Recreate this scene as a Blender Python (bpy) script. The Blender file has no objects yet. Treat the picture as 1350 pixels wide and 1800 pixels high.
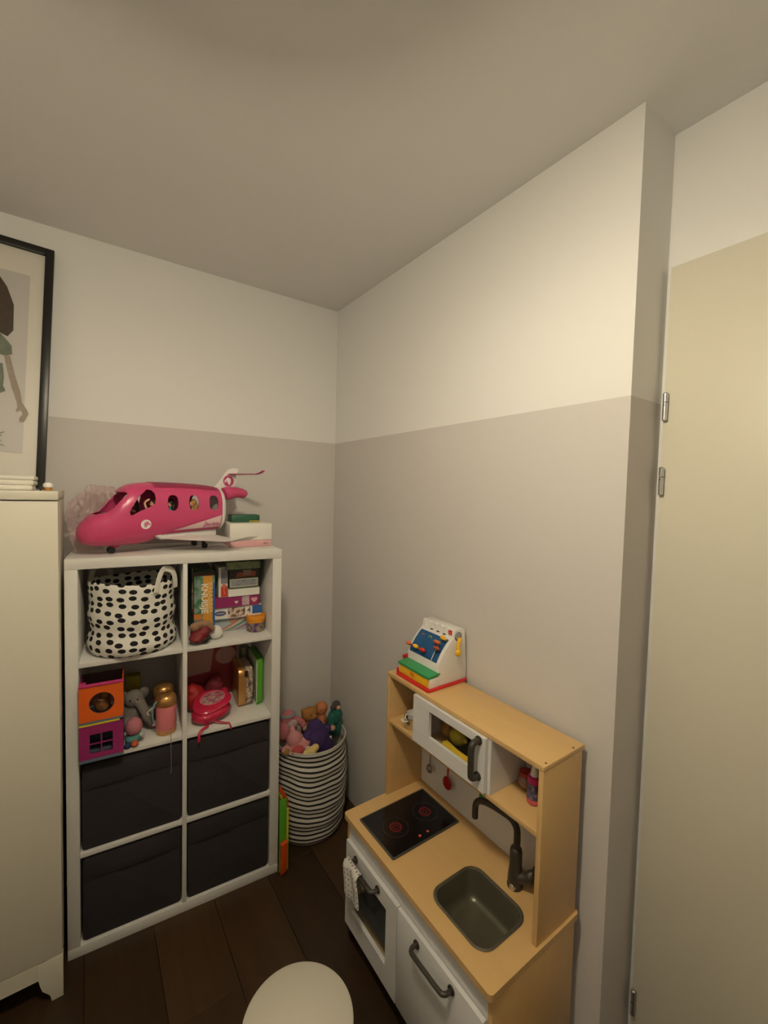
import bpy, bmesh, math, random
from mathutils import Vector, Matrix, Euler, noise

random.seed(7)
PI = math.pi
SC = bpy.context.scene
COL = SC.collection

# ------------------------------------------------------------------ camera
cam_data = bpy.data.cameras.new('camera')
cam = bpy.data.objects.new('camera', cam_data)
COL.objects.link(cam)
def cam_axes(yaw, pitch, roll):
    y, p, r = (math.radians(a) for a in (yaw, pitch, roll))
    f = Vector((math.sin(y)*math.cos(p), math.cos(y)*math.cos(p), -math.sin(p)))
    rt = Vector((math.cos(y), -math.sin(y), 0)); up = rt.cross(f)
    return rt*math.cos(r)+up*math.sin(r), up*math.cos(r)-rt*math.sin(r), f
_r, _u, _f = cam_axes(35.0067, 2.6352, 1.4106)
CAM = Vector((-1.2107, -2.2452, 1.7305))
cam.matrix_world = Matrix(((_r.x, _u.x, -_f.x, CAM.x), (_r.y, _u.y, -_f.y, CAM.y), (_r.z, _u.z, -_f.z, CAM.z), (0, 0, 0, 1)))
cam_data.sensor_fit = 'HORIZONTAL'
cam_data.sensor_width = 36.0
cam_data.lens = 752.927*36.0/1350.0
cam_data.clip_start = 0.02
SC.camera = cam

# ------------------------------------------------------------------ world, exposure
world = bpy.data.worlds.new('world'); SC.world = world
world.use_nodes = True
world.node_tree.nodes['Background'].inputs['Color'].default_value = (0.02, 0.017, 0.012, 1)
world.node_tree.nodes['Background'].inputs['Strength'].default_value = 0.3
SC.view_settings.view_transform = 'Standard'
SC.view_settings.look = 'None'
SC.view_settings.gamma = 1.0
SC.view_settings.use_curve_mapping = False
SC.view_settings.exposure = 0.0

# ------------------------------------------------------------------ ceiling lamp light (the room's only lamp, a bulb under a flat shade)
LAMP = Vector((-1.08, -1.70, 2.49))
LAMP_COL = (1.0, 0.87, 0.635)
ld = bpy.data.lights.new('pendant_bulb', 'POINT')
ld.shadow_soft_size = 0.075; ld.energy = 38.0; ld.color = LAMP_COL
lo = bpy.data.objects.new('pendant_bulb', ld); COL.objects.link(lo); lo.location = LAMP

# ------------------------------------------------------------------ materials
MATS = {}
def nt(m):
    m.use_nodes = True
    t = m.node_tree
    return t, t.nodes['Principled BSDF']
def N(t, typ, **kw):
    n = t.nodes.new(typ)
    for k, v in kw.items(): setattr(n, k, v)
    return n
def val(t, op, a, b=None, c=None):
    n = N(t, 'ShaderNodeMath', operation=op)
    for i, x in enumerate((a, b, c)):
        if x is None: continue
        if isinstance(x, (int, float)): n.inputs[i].default_value = x
        else: t.links.new(x, n.inputs[i])
    return n.outputs[0]
def mixc(t, f, a, b):
    n = N(t, 'ShaderNodeMix', data_type='RGBA')
    if isinstance(f, (int, float)): n.inputs[0].default_value = f
    else: t.links.new(f, n.inputs[0])
    for i, x in ((6, a), (7, b)):
        if isinstance(x, (tuple, list)): n.inputs[i].default_value = (*x[:3], 1)
        else: t.links.new(x, n.inputs[i])
    return n.outputs[2]
def mat(name, col, rough=0.5, metal=0.0, bump=0.0, bscale=200.0, vary=0.0, vscale=12.0, spec=0.5, trans=0.0, sub=0.0, coat=0.0):
    if name in MATS: return MATS[name]
    m = bpy.data.materials.new(name); t, p = nt(m)
    p.inputs['Base Color'].default_value = (*col, 1)
    p.inputs['Roughness'].default_value = rough
    p.inputs['Metallic'].default_value = metal
    p.inputs['Specular IOR Level'].default_value = spec
    p.inputs['Coat Weight'].default_value = coat
    if trans: p.inputs['Transmission Weight'].default_value = trans
    tc = N(t, 'ShaderNodeTexCoord')
    if vary:
        nz = N(t, 'ShaderNodeTexNoise'); nz.inputs['Scale'].default_value = vscale; nz.inputs['Detail'].default_value = 4
        t.links.new(tc.outputs['Object'], nz.inputs['Vector'])
        d = tuple(c*(1-vary) for c in col); l = tuple(min(1, c*(1+vary)) for c in col)
        t.links.new(mixc(t, nz.outputs['Fac'], d, l), p.inputs['Base Color'])
    if bump:
        nb = N(t, 'ShaderNodeTexNoise'); nb.inputs['Scale'].default_value = bscale; nb.inputs['Detail'].default_value = 3
        t.links.new(tc.outputs['Object'], nb.inputs['Vector'])
        b = N(t, 'ShaderNodeBump'); b.inputs['Strength'].default_value = bump; b.inputs['Distance'].default_value = 0.002
        t.links.new(nb.outputs['Fac'], b.inputs['Height']); t.links.new(b.outputs['Normal'], p.inputs['Normal'])
    MATS[name] = m
    return m

WHITE_PAINT = (0.82, 0.815, 0.80)
GREY_PAINT = (0.635, 0.61, 0.59)
def wall_material():
    m = bpy.data.materials.new('two_tone_wall_paint'); t, p = nt(m)
    g = N(t, 'ShaderNodeNewGeometry'); s = N(t, 'ShaderNodeSeparateXYZ')
    t.links.new(g.outputs['Position'], s.inputs[0])
    f = val(t, 'GREATER_THAN', s.outputs['Z'], 2.0084)
    t.links.new(mixc(t, f, GREY_PAINT, WHITE_PAINT), p.inputs['Base Color'])
    p.inputs['Roughness'].default_value = 0.75; p.inputs['Specular IOR Level'].default_value = 0.25
    nb = N(t, 'ShaderNodeTexNoise'); nb.inputs['Scale'].default_value = 260
    t.links.new(g.outputs['Position'], nb.inputs['Vector'])
    b = N(t, 'ShaderNodeBump'); b.inputs['Strength'].default_value = 0.12; b.inputs['Distance'].default_value = 0.001
    t.links.new(nb.outputs['Fac'], b.inputs['Height']); t.links.new(b.outputs['Normal'], p.inputs['Normal'])
    return m
def wood_material(name, a, b, axis='Y', scale=9.0, stretch=14.0, rough=0.45, rnd=0.0, spec=0.5):
    m = bpy.data.materials.new(name); t, p = nt(m)
    tc = N(t, 'ShaderNodeTexCoord'); mp = N(t, 'ShaderNodeMapping')
    sc = [scale*stretch/4]*3; sc['XYZ'.index(axis)] = scale/4
    mp.inputs['Scale'].default_value = sc
    oi = N(t, 'ShaderNodeObjectInfo')
    va = N(t, 'ShaderNodeVectorMath', operation='ADD')
    t.links.new(tc.outputs['Object'], va.inputs[0])
    cb = N(t, 'ShaderNodeCombineXYZ')
    t.links.new(val(t, 'MULTIPLY', oi.outputs['Random'], 37.0 if rnd else 0.0), cb.inputs[1])
    t.links.new(cb.outputs[0], va.inputs[1]); t.links.new(va.outputs[0], mp.inputs['Vector'])
    nz = N(t, 'ShaderNodeTexNoise'); nz.inputs['Scale'].default_value = 1.0; nz.inputs['Detail'].default_value = 6; nz.inputs['Roughness'].default_value = 0.6
    nz.inputs['Distortion'].default_value = 0.4
    t.links.new(mp.outputs[0], nz.inputs['Vector'])
    c = mixc(t, nz.outputs['Fac'], a, b)
    if rnd:
        k = val(t, 'MULTIPLY_ADD', oi.outputs['Random'], 2*rnd, 1-rnd)
        h = N(t, 'ShaderNodeHueSaturation'); t.links.new(c, h.inputs['Color']); t.links.new(k, h.inputs['Value']); c = h.outputs[0]
    t.links.new(c, p.inputs['Base Color'])
    p.inputs['Roughness'].default_value = rough; p.inputs['Specular IOR Level'].default_value = spec
    return m
def uv_pattern(name, fn, rough=0.85):
    """material whose colour is computed from the mesh UVs (flat print on cloth)"""
    m = bpy.data.materials.new(name); t, p = nt(m)
    tc = N(t, 'ShaderNodeTexCoord'); s = N(t, 'ShaderNodeSeparateXYZ'); t.links.new(tc.outputs['UV'], s.inputs[0])
    t.links.new(fn(t, tc.outputs['UV'], s.outputs['X'], s.outputs['Y']), p.inputs['Base Color'])
    p.inputs['Roughness'].default_value = rough; p.inputs['Specular IOR Level'].default_value = 0.2
    return m
def dots(t, uv, u, v, su, sv, thr, bg, fg, rand=0.45):
    mp = N(t, 'ShaderNodeMapping'); mp.inputs['Scale'].default_value = (su, sv, 1); t.links.new(uv, mp.inputs['Vector'])
    vo = N(t, 'ShaderNodeTexVoronoi'); vo.inputs['Scale'].default_value = 1.0; vo.inputs['Randomness'].default_value = rand
    vo.voronoi_dimensions = '2D'
    # stagger every second row
    s = N(t, 'ShaderNodeSeparateXYZ'); t.links.new(mp.outputs[0], s.inputs[0])
    row = val(t, 'FLOOR', s.outputs['Y']); odd = val(t, 'MULTIPLY', val(t, 'MODULO', row, 2.0), 0.5)
    cb = N(t, 'ShaderNodeCombineXYZ'); t.links.new(val(t, 'ADD', s.outputs['X'], odd), cb.inputs[0]); t.links.new(s.outputs['Y'], cb.inputs[1])
    t.links.new(mp.outputs[0], vo.inputs['Vector'])
    return mixc(t, val(t, 'LESS_THAN', vo.outputs['Distance'], thr), bg, fg)
def film_material(name, col, alpha=0.5, rough=0.25):
    m = bpy.data.materials.new(name); t, p = nt(m)
    p.inputs['Base Color'].default_value = (*col, 1); p.inputs['Roughness'].default_value = rough
    p.inputs['Alpha'].default_value = alpha
    return m

M_WALL = wall_material()
M_CEIL = mat('ceiling_paint', (0.80, 0.79, 0.77), 0.85, bump=0.1, bscale=250, spec=0.2)
M_FLOOR = wood_material('dark_floor_board', (0.026, 0.014, 0.006), (0.060, 0.033, 0.014), 'Y', 6, 16, 0.42, rnd=0.28, spec=0.35)
M_UNDER = mat('floor_gap', (0.012, 0.008, 0.006), 0.9)
M_DOOR = mat('cream_door_lacquer', (0.66, 0.63, 0.525), 0.42, vary=0.02, vscale=3)
M_CHROME = mat('brushed_steel', (0.62, 0.62, 0.62), 0.28, 1.0)
M_WHITE = mat('white_foil', (0.69, 0.68, 0.65), 0.35, vary=0.02, vscale=4)
M_WARD = mat('cream_white_lacquer', (0.63, 0.60, 0.50), 0.4, vary=0.02, vscale=3)
M_BIRCH = wood_material('birch_foil', (0.60, 0.385, 0.155), (0.68, 0.45, 0.20), 'Y', 10, 12, 0.38)
M_BIRCHV = wood_material('birch_foil_upright', (0.60, 0.385, 0.155), (0.68, 0.45, 0.20), 'Z', 10, 12, 0.38)
M_KWHITE = mat('white_painted_board', (0.74, 0.74, 0.74), 0.4)
M_GUN = mat('dark_bronze_plastic', (0.060, 0.052, 0.042), 0.38, 0.25)
M_SINK = mat('dark_sink_metal', (0.15, 0.14, 0.10), 0.36, 0.55)
M_HOB = mat('black_glossy_hob', (0.006, 0.006, 0.008), 0.16)
M_BLACK = mat('black_plastic', (0.012, 0.011, 0.011), 0.45)
M_FRAME = mat('black_frame_wood', (0.012, 0.011, 0.010), 0.35)
M_CHAR = mat('charcoal_fabric', (0.038, 0.034, 0.036), 0.95, bump=0.5, bscale=900, vary=0.08, vscale=60, spec=0.1)
M_CHAR2 = mat('charcoal_stitch', (0.013, 0.012, 0.013), 0.95)
M_PINK = mat('hot_pink_plastic', (0.56, 0.060, 0.170), 0.28)
M_PINKL = mat('light_pink_plastic', (0.72, 0.36, 0.42), 0.45)
M_PINKD = mat('deep_pink_print', (0.46, 0.06, 0.17), 0.5)
M_PLASTW = mat('white_plastic', (0.80, 0.78, 0.75), 0.32)
M_PRINTW = mat('white_print', (0.82, 0.78, 0.76), 0.5)
M_RED = mat('red_plastic', (0.62, 0.018, 0.022), 0.35)
M_YEL = mat('yellow_plastic', (0.86, 0.50, 0.02), 0.35)
M_GRN = mat('green_plastic', (0.030, 0.30, 0.10), 0.4)
M_LIME = mat('lime_green_plastic', (0.085, 0.33, 0.02), 0.4)
M_ORA = mat('orange_plastic', (0.66, 0.105, 0.010), 0.42)
M_BLU = mat('blue_print', (0.022, 0.10, 0.34), 0.4)
M_PURP = mat('magenta_board', (0.27, 0.018, 0.115), 0.45)
M_GOLD = mat('gold_lacquer', (0.62, 0.33, 0.11), 0.3, 0.75)
M_SKIN = mat('doll_skin', (0.66, 0.36, 0.22), 0.5)
M_HAIRD = mat('dark_hair', (0.022, 0.010, 0.008), 0.5)
M_HAIRB = mat('blond_hair', (0.50, 0.27, 0.06), 0.5)
M_TEALC = mat('teal_cloth', (0.02, 0.20, 0.24), 0.8)
M_CARD = mat('white_card', (0.74, 0.72, 0.67), 0.6)

# ------------------------------------------------------------------ mesh helpers
def nb(): return bmesh.new()
def box(bm, x0, x1, y0, y1, z0, z1, bev=0.0, seg=2):
    r = bmesh.ops.create_cube(bm, size=1.0)
    vs = r['verts']
    for v in vs:
        v.co = Vector(((x0+x1)/2+v.co.x*(x1-x0), (y0+y1)/2+v.co.y*(y1-y0), (z0+z1)/2+v.co.z*(z1-z0)))
    if bev:
        es = list({e for v in vs for e in v.link_edges})
        bmesh.ops.bevel(bm, geom=es, offset=bev, segments=seg, affect='EDGES', profile=0.5)
    return bm
def newbox(*a, **k): return box(nb(), *a, **k)
def quadgrid(bm, rows, closed_u=False, closed_v=False):
    """rows: list of lists of points; makes quads between them"""
    V = [[bm.verts.new(p) for p in r] for r in rows]
    n = len(V); k = len(V[0]); F = []
    for i in range(n if closed_v else n-1):
        for j in range(k if closed_u else k-1):
            try: F.append(bm.faces.new((V[i][j], V[i][(j+1) % k], V[(i+1) % n][(j+1) % k], V[(i+1) % n][j])))
            except ValueError: pass
    return V, F
def lathe(bm, prof, seg=24, c=(0, 0, 0), axis='Z', sx=1.0, sy=1.0, cap0=True, cap1=True):
    rows = []
    for r, z in prof:
        row = []
        for i in range(seg):
            a = 2*PI*i/seg
            p = (r*sx*math.cos(a), r*sy*math.sin(a), z)
            if axis == 'X': p = (p[2], p[0], p[1])
            elif axis == 'Y': p = (p[1], p[2], p[0])
            row.append(Vector(p)+Vector(c))
        rows.append(row)
    V, F = quadgrid(bm, rows, closed_u=True)
    if cap0: bm.faces.new(list(reversed(V[0])))
    if cap1: bm.faces.new(V[-1])
    return bm
def ell(bm, c, r, seg=18, rings=12, rot=None):
    if isinstance(r, (int, float)): r = (r, r, r)
    m = Matrix.Translation(c) @ (rot.to_matrix().to_4x4() if rot else Matrix()) @ Matrix.Diagonal((*r, 1))
    bmesh.ops.create_uvsphere(bm, u_segments=seg, v_segments=rings, radius=1.0, matrix=m)
    return bm
def smooth_pts(pts, n=6):
    P = [Vector(p) for p in pts]; out = []
    for i in range(len(P)-1):
        p0 = P[max(i-1, 0)]; p1 = P[i]; p2 = P[i+1]; p3 = P[min(i+2, len(P)-1)]
        for k in range(n):
            t = k/n
            out.append(0.5*((2*p1)+(p2-p0)*t+(2*p0-5*p1+4*p2-p3)*t*t+(3*p1-p0-3*p2+p3)*t**3))
    out.append(P[-1]); return out
def tube(bm, pts, r, seg=10, caps=True, flat=1.0):
    P = [Vector(p) for p in pts]; n = len(P)
    R = r if isinstance(r, (list, tuple)) else [r]*n
    if len(R) != n: R = [R[0]+(R[-1]-R[0])*i/(n-1) for i in range(n)]
    t0 = (P[1]-P[0]).normalized(); up = Vector((0, 0, 1)) if abs(t0.z) < 0.9 else Vector((0, 1, 0))
    u = t0.cross(up).normalized(); rows = []
    for i in range(n):
        t = (P[min(i+1, n-1)]-P[max(i-1, 0)]).normalized()
        u = (u-t*u.dot(t)).normalized(); w = t.cross(u)
        rows.append([P[i]+(u*math.cos(2*PI*k/seg)+w*math.sin(2*PI*k/seg)*flat)*R[i] for k in range(seg)])
    V, F = quadgrid(bm, rows, closed_u=True)
    if caps: bm.faces.new(list(reversed(V[0]))); bm.faces.new(V[-1])
    return bm
def prism(bm, poly, axis, d0, d1, bev=0.0):
    """poly of 2-D points (ordered), extruded along axis between d0 and d1.  axis X: (y,z)  Y: (x,z)  Z: (x,y)"""
    def P(p, d):
        if axis == 'X': return (d, p[0], p[1])
        if axis == 'Y': return (p[0], d, p[1])
        return (p[0], p[1], d)
    A = [bm.verts.new(P(p, d0)) for p in poly]; B = [bm.verts.new(P(p, d1)) for p in poly]
    n = len(poly); F = [bm.faces.new(A), bm.faces.new(list(reversed(B)))]
    for i in range(n): F.append(bm.faces.new((A[i], B[i], B[(i+1) % n], A[(i+1) % n])))
    bmesh.ops.recalc_face_normals(bm, faces=F)
    if bev:
        es = list({e for f in F[:2] for e in f.edges})
        bmesh.ops.bevel(bm, geom=es, offset=bev, segments=2, affect='EDGES', profile=0.5)
    return bm
def rrect(x0, x1, y0, y1, r, n=5):
    pts = []
    for cx, cy, a0 in ((x1-r, y1-r, 0), (x0+r, y1-r, 90), (x0+r, y0+r, 180), (x1-r, y0+r, 270)):
        for i in range(n+1):
            a = math.radians(a0+90*i/n); pts.append((cx+r*math.cos(a), cy+r*math.sin(a)))
    return pts
def ring_plate(bm, outer, inner, axis, d0, d1):
    """plate with one hole; outer and inner have the same count and matching order"""
    def P(p, d):
        if axis == 'X': return (d, p[0], p[1])
        if axis == 'Y': return (p[0], d, p[1])
        return (p[0], p[1], d)
    L = [[bm.verts.new(P(p, d)) for p in q] for d in (d0, d1) for q in (outer, inner)]
    o0, i0, o1, i1 = L; n = len(outer); F = []
    for k in range(n):
        j = (k+1) % n
        F += [bm.faces.new((o0[k], o0[j], i0[j], i0[k])), bm.faces.new((o1[k], i1[k], i1[j], o1[j])),
              bm.faces.new((o0[k], o1[k], o1[j], o0[j])), bm.faces.new((i0[k], i0[j], i1[j], i1[k]))]
    bmesh.ops.recalc_face_normals(bm, faces=F)
    return bm
def rect_like(x0, x1, y0, y1, inner):
    """project the inner loop outwards on a rectangle so the loops match"""
    cx, cy = (x0+x1)/2, (y0+y1)/2; out = []
    ix = [p[0] for p in inner]; iy = [p[1] for p in inner]
    mx, my = (min(ix)+max(ix))/2, (min(iy)+max(iy))/2; hx, hy = (max(ix)-min(ix))/2, (max(iy)-min(iy))/2
    for p in inner:
        u, v = (p[0]-mx)/hx, (p[1]-my)/hy; k = max(abs(u), abs(v)); u /= k; v /= k
        out.append((cx+u*(x1-x0)/2, cy+v*(y1-y0)/2))
    for c in ((x0, y0), (x1, y0), (x1, y1), (x0, y1)):      # keep the corners square
        k = min(range(len(out)), key=lambda i: (out[i][0]-c[0])**2+(out[i][1]-c[1])**2); out[k] = c
    return out

ROOT = {}
def setp(o, label=None, cat=None, group=None, kind=None):
    if label: o['label'] = label
    if cat: o['category'] = cat
    if group: o['group'] = group
    if kind: o['kind'] = kind
    return o
def thing(name, label, cat, loc=(0, 0, 0), rz=0.0, group=None, kind=None, matrix=None):
    o = bpy.data.objects.new(name, None); COL.objects.link(o)
    o.empty_display_size = 0.05
    mw = matrix if matrix is not None else Matrix.Translation(loc) @ Matrix.Rotation(rz, 4, 'Z')
    o.matrix_world = mw
    ROOT[o.name] = mw.copy()
    return setp(o, label, cat, group, kind)
def mesh_of(bm, smooth=40):
    bmesh.ops.recalc_face_normals(bm, faces=bm.faces)
    me = bpy.data.meshes.new('mesh'); bm.to_mesh(me); bm.free()
    if smooth:
        for p in me.polygons: p.use_smooth = True
        me.set_sharp_from_angle(angle=math.radians(smooth))
    return me
def obj(name, bm, m, parent=None, world=False, label=None, smooth=40, loc=None, rot=None):
    """one mesh object; world=True: the mesh is in world coordinates and is moved into its thing's frame"""
    if world and parent is not None:
        bm.transform(ROOT[parent.name].inverted())
    me = bm if isinstance(bm, bpy.types.Mesh) else mesh_of(bm, smooth)
    if isinstance(m, (list, tuple)):
        for k in m: me.materials.append(k)
    else: me.materials.append(m)
    me.name = name
    o = bpy.data.objects.new(name, me); COL.objects.link(o)
    if parent is not None:
        o.parent = parent; ROOT[o.name] = ROOT[parent.name]
    if loc is not None: o.location = loc
    if rot is not None: o.rotation_euler = rot
    if label: o['label'] = label
    return o
def single(name, bm, m, label, cat, loc=(0, 0, 0), rz=0.0, group=None, kind=None, matrix=None, smooth=40):
    o = obj(name, bm, m, smooth=smooth)
    mw = matrix if matrix is not None else Matrix.Translation(loc) @ Matrix.Rotation(rz, 4, 'Z')
    o.matrix_world = mw; ROOT[o.name] = mw.copy()
    return setp(o, label, cat, group, kind)
def struct(name, bm, m, parent=None):
    o = obj(name, bm, m, parent)
    if parent is None: o['kind'] = 'structure'; ROOT[o.name] = Matrix()
    return o
def evaluated(o):
    dg = bpy.context.evaluated_depsgraph_get(); dg.update()
    me = bpy.data.meshes.new_from_object(o.evaluated_get(dg))
    old = o.data; bpy.data.objects.remove(o); bpy.data.meshes.remove(old)
    return me
def blob(parts, voxel=0.004, smooth_it=6):
    """several ellipsoids / tubes melted into one continuous soft surface; returns a bmesh"""
    bm = nb()
    for p in parts:
        if p[0] == 'e': ell(bm, p[1], p[2], 16, 12, p[3] if len(p) > 3 else None)
        elif p[0] == 't': tube(bm, smooth_pts(p[1], 4), p[2], 10)
    me = bpy.data.meshes.new('tmp'); bm.to_mesh(me); bm.free()
    o = bpy.data.objects.new('tmp', me); COL.objects.link(o)
    r = o.modifiers.new('r', 'REMESH'); r.mode = 'VOXEL'; r.voxel_size = voxel
    s = o.modifiers.new('s', 'SMOOTH'); s.iterations = smooth_it; s.factor = 0.5
    me = evaluated(o); b = nb(); b.from_mesh(me); bpy.data.meshes.remove(me)
    return b
def wobble(bm, amp, freq, seed=0):
    for v in bm.verts:
        n = noise.noise_vector(v.co*freq+Vector((seed*3.1, seed*1.7, seed)))
        v.co += n*amp
    return bm
def cut(bm, cutters):
    """boolean difference of a list of cutter bmeshes from bm"""
    def mk(b):
        bmesh.ops.recalc_face_normals(b, faces=b.faces)
        me = bpy.data.meshes.new('tmp'); b.to_mesh(me); b.free()
        o = bpy.data.objects.new('tmp', me); COL.objects.link(o); return o
    o = mk(bm); cs = [mk(c) for c in cutters]
    for c in cs:
        k = o.modifiers.new('b', 'BOOLEAN'); k.operation = 'DIFFERENCE'; k.object = c; k.solver = 'EXACT'
    me = evaluated(o); b = nb(); b.from_mesh(me); bpy.data.meshes.remove(me)
    for c in cs:
        d = c.data; bpy.data.objects.remove(c); bpy.data.meshes.remove(d)
    return b
def text_bm(s, size, bold=0.0, depth=0.0, space=1.0):
    cu = bpy.data.curves.new('tmp', 'FONT'); cu.body = s; cu.size = size; cu.offset = bold; cu.extrude = depth
    cu.align_x = 'CENTER'; cu.align_y = 'CENTER'; cu.resolution_u = 3; cu.space_character = space
    o = bpy.data.objects.new('tmp', cu); COL.objects.link(o)
    dg = bpy.context.evaluated_depsgraph_get(); dg.update()
    me = bpy.data.meshes.new_from_object(o.evaluated_get(dg))
    bpy.data.objects.remove(o); bpy.data.curves.remove(cu)
    b = nb(); b.from_mesh(me); bpy.data.meshes.remove(me)
    return b
def put(bm, origin, ex, ey):
    """move a mesh drawn in the XY plane on to the plane spanned by ex, ey at origin"""
    ex = Vector(ex).normalized(); ey = Vector(ey).normalized(); ez = ex.cross(ey); o = Vector(origin)
    bm.transform(Matrix(((ex.x, ey.x, ez.x, o.x), (ex.y, ey.y, ez.y, o.y), (ex.z, ey.z, ez.z, o.z), (0, 0, 0, 1))))
    return bm
def dup(root, mw, label=None):
    r = root.copy(); COL.objects.link(r); r.matrix_world = mw; ROOT[r.name] = mw.copy()
    if label: r['label'] = label
    for ch in list(root.children):
        c = ch.copy(); COL.objects.link(c); c.parent = r
        for g in ch.children:
            d = g.copy(); COL.objects.link(d); d.parent = c
    return r

# ================================================================== THE ROOM
CEIL = 2.769; YE = -1.665; DX = 0.18; XL = -2.30; YB = -3.05
lamp = thing('pendant_lamp', 'white pendant lamp with a dome shade hanging from the ceiling', 'lamp', (LAMP.x, LAMP.y, CEIL))
obj('ceiling_cup', lathe(nb(), [(0.02, -0.035), (0.045, -0.03), (0.05, 0.0)], 32), M_PLASTW, lamp)
obj('cord', tube(nb(), [(0, 0, -0.03), (0, 0, LAMP.z-CEIL+0.13)], 0.004, 8), M_PLASTW, lamp)
obj('shade', lathe(nb(), [(0.150, LAMP.z-CEIL+0.014), (0.148, LAMP.z-CEIL+0.035), (0.132, LAMP.z-CEIL+0.070), (0.10, LAMP.z-CEIL+0.105), (0.022, LAMP.z-CEIL+0.125), (0.020, LAMP.z-CEIL+0.135), (0.105, LAMP.z-CEIL+0.110), (0.136, LAMP.z-CEIL+0.073), (0.152, LAMP.z-CEIL+0.036), (0.154, LAMP.z-CEIL+0.014)], 48, cap0=False, cap1=False), mat('white_enamel', (0.7, 0.69, 0.66), 0.5), lamp)

floor = struct('floor', newbox(XL-0.1, DX+0.1, YB-0.1, 0.1, -0.08, -0.012), M_UNDER)
PW = 0.225; k = -9
x = -0.998-9*PW; i = 0
while x < DX:
    y = YB-random.random()*1.1
    while y < 0.0:
        y0, y1 = max(y, YB), min(y+1.35, 0.0)
        x0, x1 = max(x, XL), min(x+PW, DX)
        if y1-y0 > 0.05 and x1-x0 > 0.02:
            obj('plank', newbox(x0+0.0008, x1-0.0008, y0+0.0008, y1-0.0008, -0.012, 0.0, bev=0.001, seg=1), M_FLOOR, floor, smooth=0)
        y += 1.35
    x += PW; i += 1
struct('ceiling', newbox(XL-0.1, DX+0.2, YB-0.1, 0.1, CEIL, CEIL+0.1), M_CEIL)
struct('wall_left', newbox(XL-0.1, 0.0, 0.0, 0.1, 0, CEIL), M_WALL)
struct('wall_right', newbox(0.0, 0.30, YE, 0.1, 0, CEIL), M_WALL)
DTOP = 2.385; DY0 = -1.683; DY1 = -2.60
wd = struct('wall_door', newbox(DX, 0.30, YB, YE, DTOP-0.03, CEIL), mat('white_wall_paint', WHITE_PAINT, 0.75, bump=0.1, bscale=260, spec=0.25))
obj('wall_below', newbox(DX, 0.30, YB, DY1+0.03, 0, DTOP-0.03), M_WALL, wd)
obj('jamb', newbox(DX, 0.30, YE-0.045, YE, 0, DTOP-0.03), mat('white_wall_paint', WHITE_PAINT), wd)
struct('wall_back', newbox(XL-0.1, DX+0.1, YB-0.1, YB, 0, CEIL), M_WALL)
struct('wall_far', newbox(XL-0.1, XL, YB, 0.0, 0, CEIL), M_WALL)

d1 = setp(thing('door_1', 'tall flush cream door with three steel hinges', 'door', (0.165, (DY0+DY1)/2, 0)), kind='structure')
if 'category' in d1: del d1['category']
obj('door_leaf', newbox(0.152, 0.178, DY1, DY0, 0.008, DTOP, bev=0.003), M_DOOR, d1, world=True)
obj('rebate', newbox(0.1785, 0.215, DY1+0.035, DY0-0.035, 0.01, DTOP-0.034), M_DOOR, d1, world=True)
for z in (1.994, 1.783, 0.205):
    h = obj('hinge', lathe(nb(), [(0.004, -0.041), (0.0065, -0.039), (0.0065, 0.010), (0.005, 0.0105)], 14, (0.1435, DY0-0.008, z)), M_CHROME, d1, world=True)
    obj('hinge_knuckle', lathe(nb(), [(0.005, 0.0115), (0.0068, 0.012), (0.0068, 0.036), (0.004, 0.039)], 14, (0.1435, DY0-0.008, z)), M_CHROME, h, world=True)
    obj('hinge_pin', lathe(nb(), [(0.0045, 0.0098), (0.0045, 0.0122)], 10, (0.1435, DY0-0.008, z)), M_BLACK, h, world=True)
    obj('screw', lathe(nb(), [(0.0016, -0.0006), (0.0016, 0.0005)], 8, (0.1368, DY0-0.008, z+0.003), axis='X'), M_BLACK, h, world=True)

# ================================================================== WARDROBE + what stands on it
WX1, WX0, WY = -1.281, -2.08, -0.517
w = thing('wardrobe', 'tall cream white wardrobe on bracket feet at the left edge', 'wardrobe', ((WX0+WX1)/2, WY/2, 0))
obj('body', newbox(WX0, WX1, WY+0.02, -0.012, 0.09, 1.676, bev=0.001), M_WARD, w, world=True)
obj('top_panel', newbox(WX0-0.005, WX1+0.001, WY-0.002, -0.010, 1.6795, 1.708, bev=0.0015), M_WARD, w, world=True)
xm = (WX0+WX1)/2
for a, b in ((WX0+0.001, xm-0.0015), (xm+0.0015, WX1)):
    dd = obj('door', newbox(a, b, WY, WY+0.0185, 0.151, 1.6755, bev=0.0012), M_WARD, w, world=True)
    kx_ = xm-0.04 if a < xm-0.1 else xm+0.04
    obj('knob', lathe(nb(), [(0.006, 0.0), (0.005, 0.012), (0.013, 0.018), (0.012, 0.026), (0.004, 0.028)], 16, (kx_, WY-0.028, 0.95), axis='Y'), M_CHROME, dd, world=True)
obj('apron', newbox(WX0+0.05, WX1-0.04, WY, WY+0.0185, 0.092, 0.149), M_WARD, w, world=True)
def foot(x_edge, sgn, y0, y1):
    prof = [(0, 0), (-0.032, 0), (-0.036, 0.022), (-0.046, 0.036), (-0.056, 0.048), (-0.062, 0.070), (-0.066, 0.092), (-0.066, 0.149), (0, 0.149)]
    return prism(nb(), [(x_edge+sgn*p[0], p[1]) for p in prof], 'Y', y0, y1, bev=0.001)
for xe, sg in ((WX1+0.002, 1), (WX0-0.002, -1)):
    obj('foot', foot(xe, sg, WY-0.001, WY+0.0195), M_WARD, w, world=True)
    obj('foot', foot(xe, sg, -0.035, -0.012), M_WARD, w, world=True)

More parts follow.
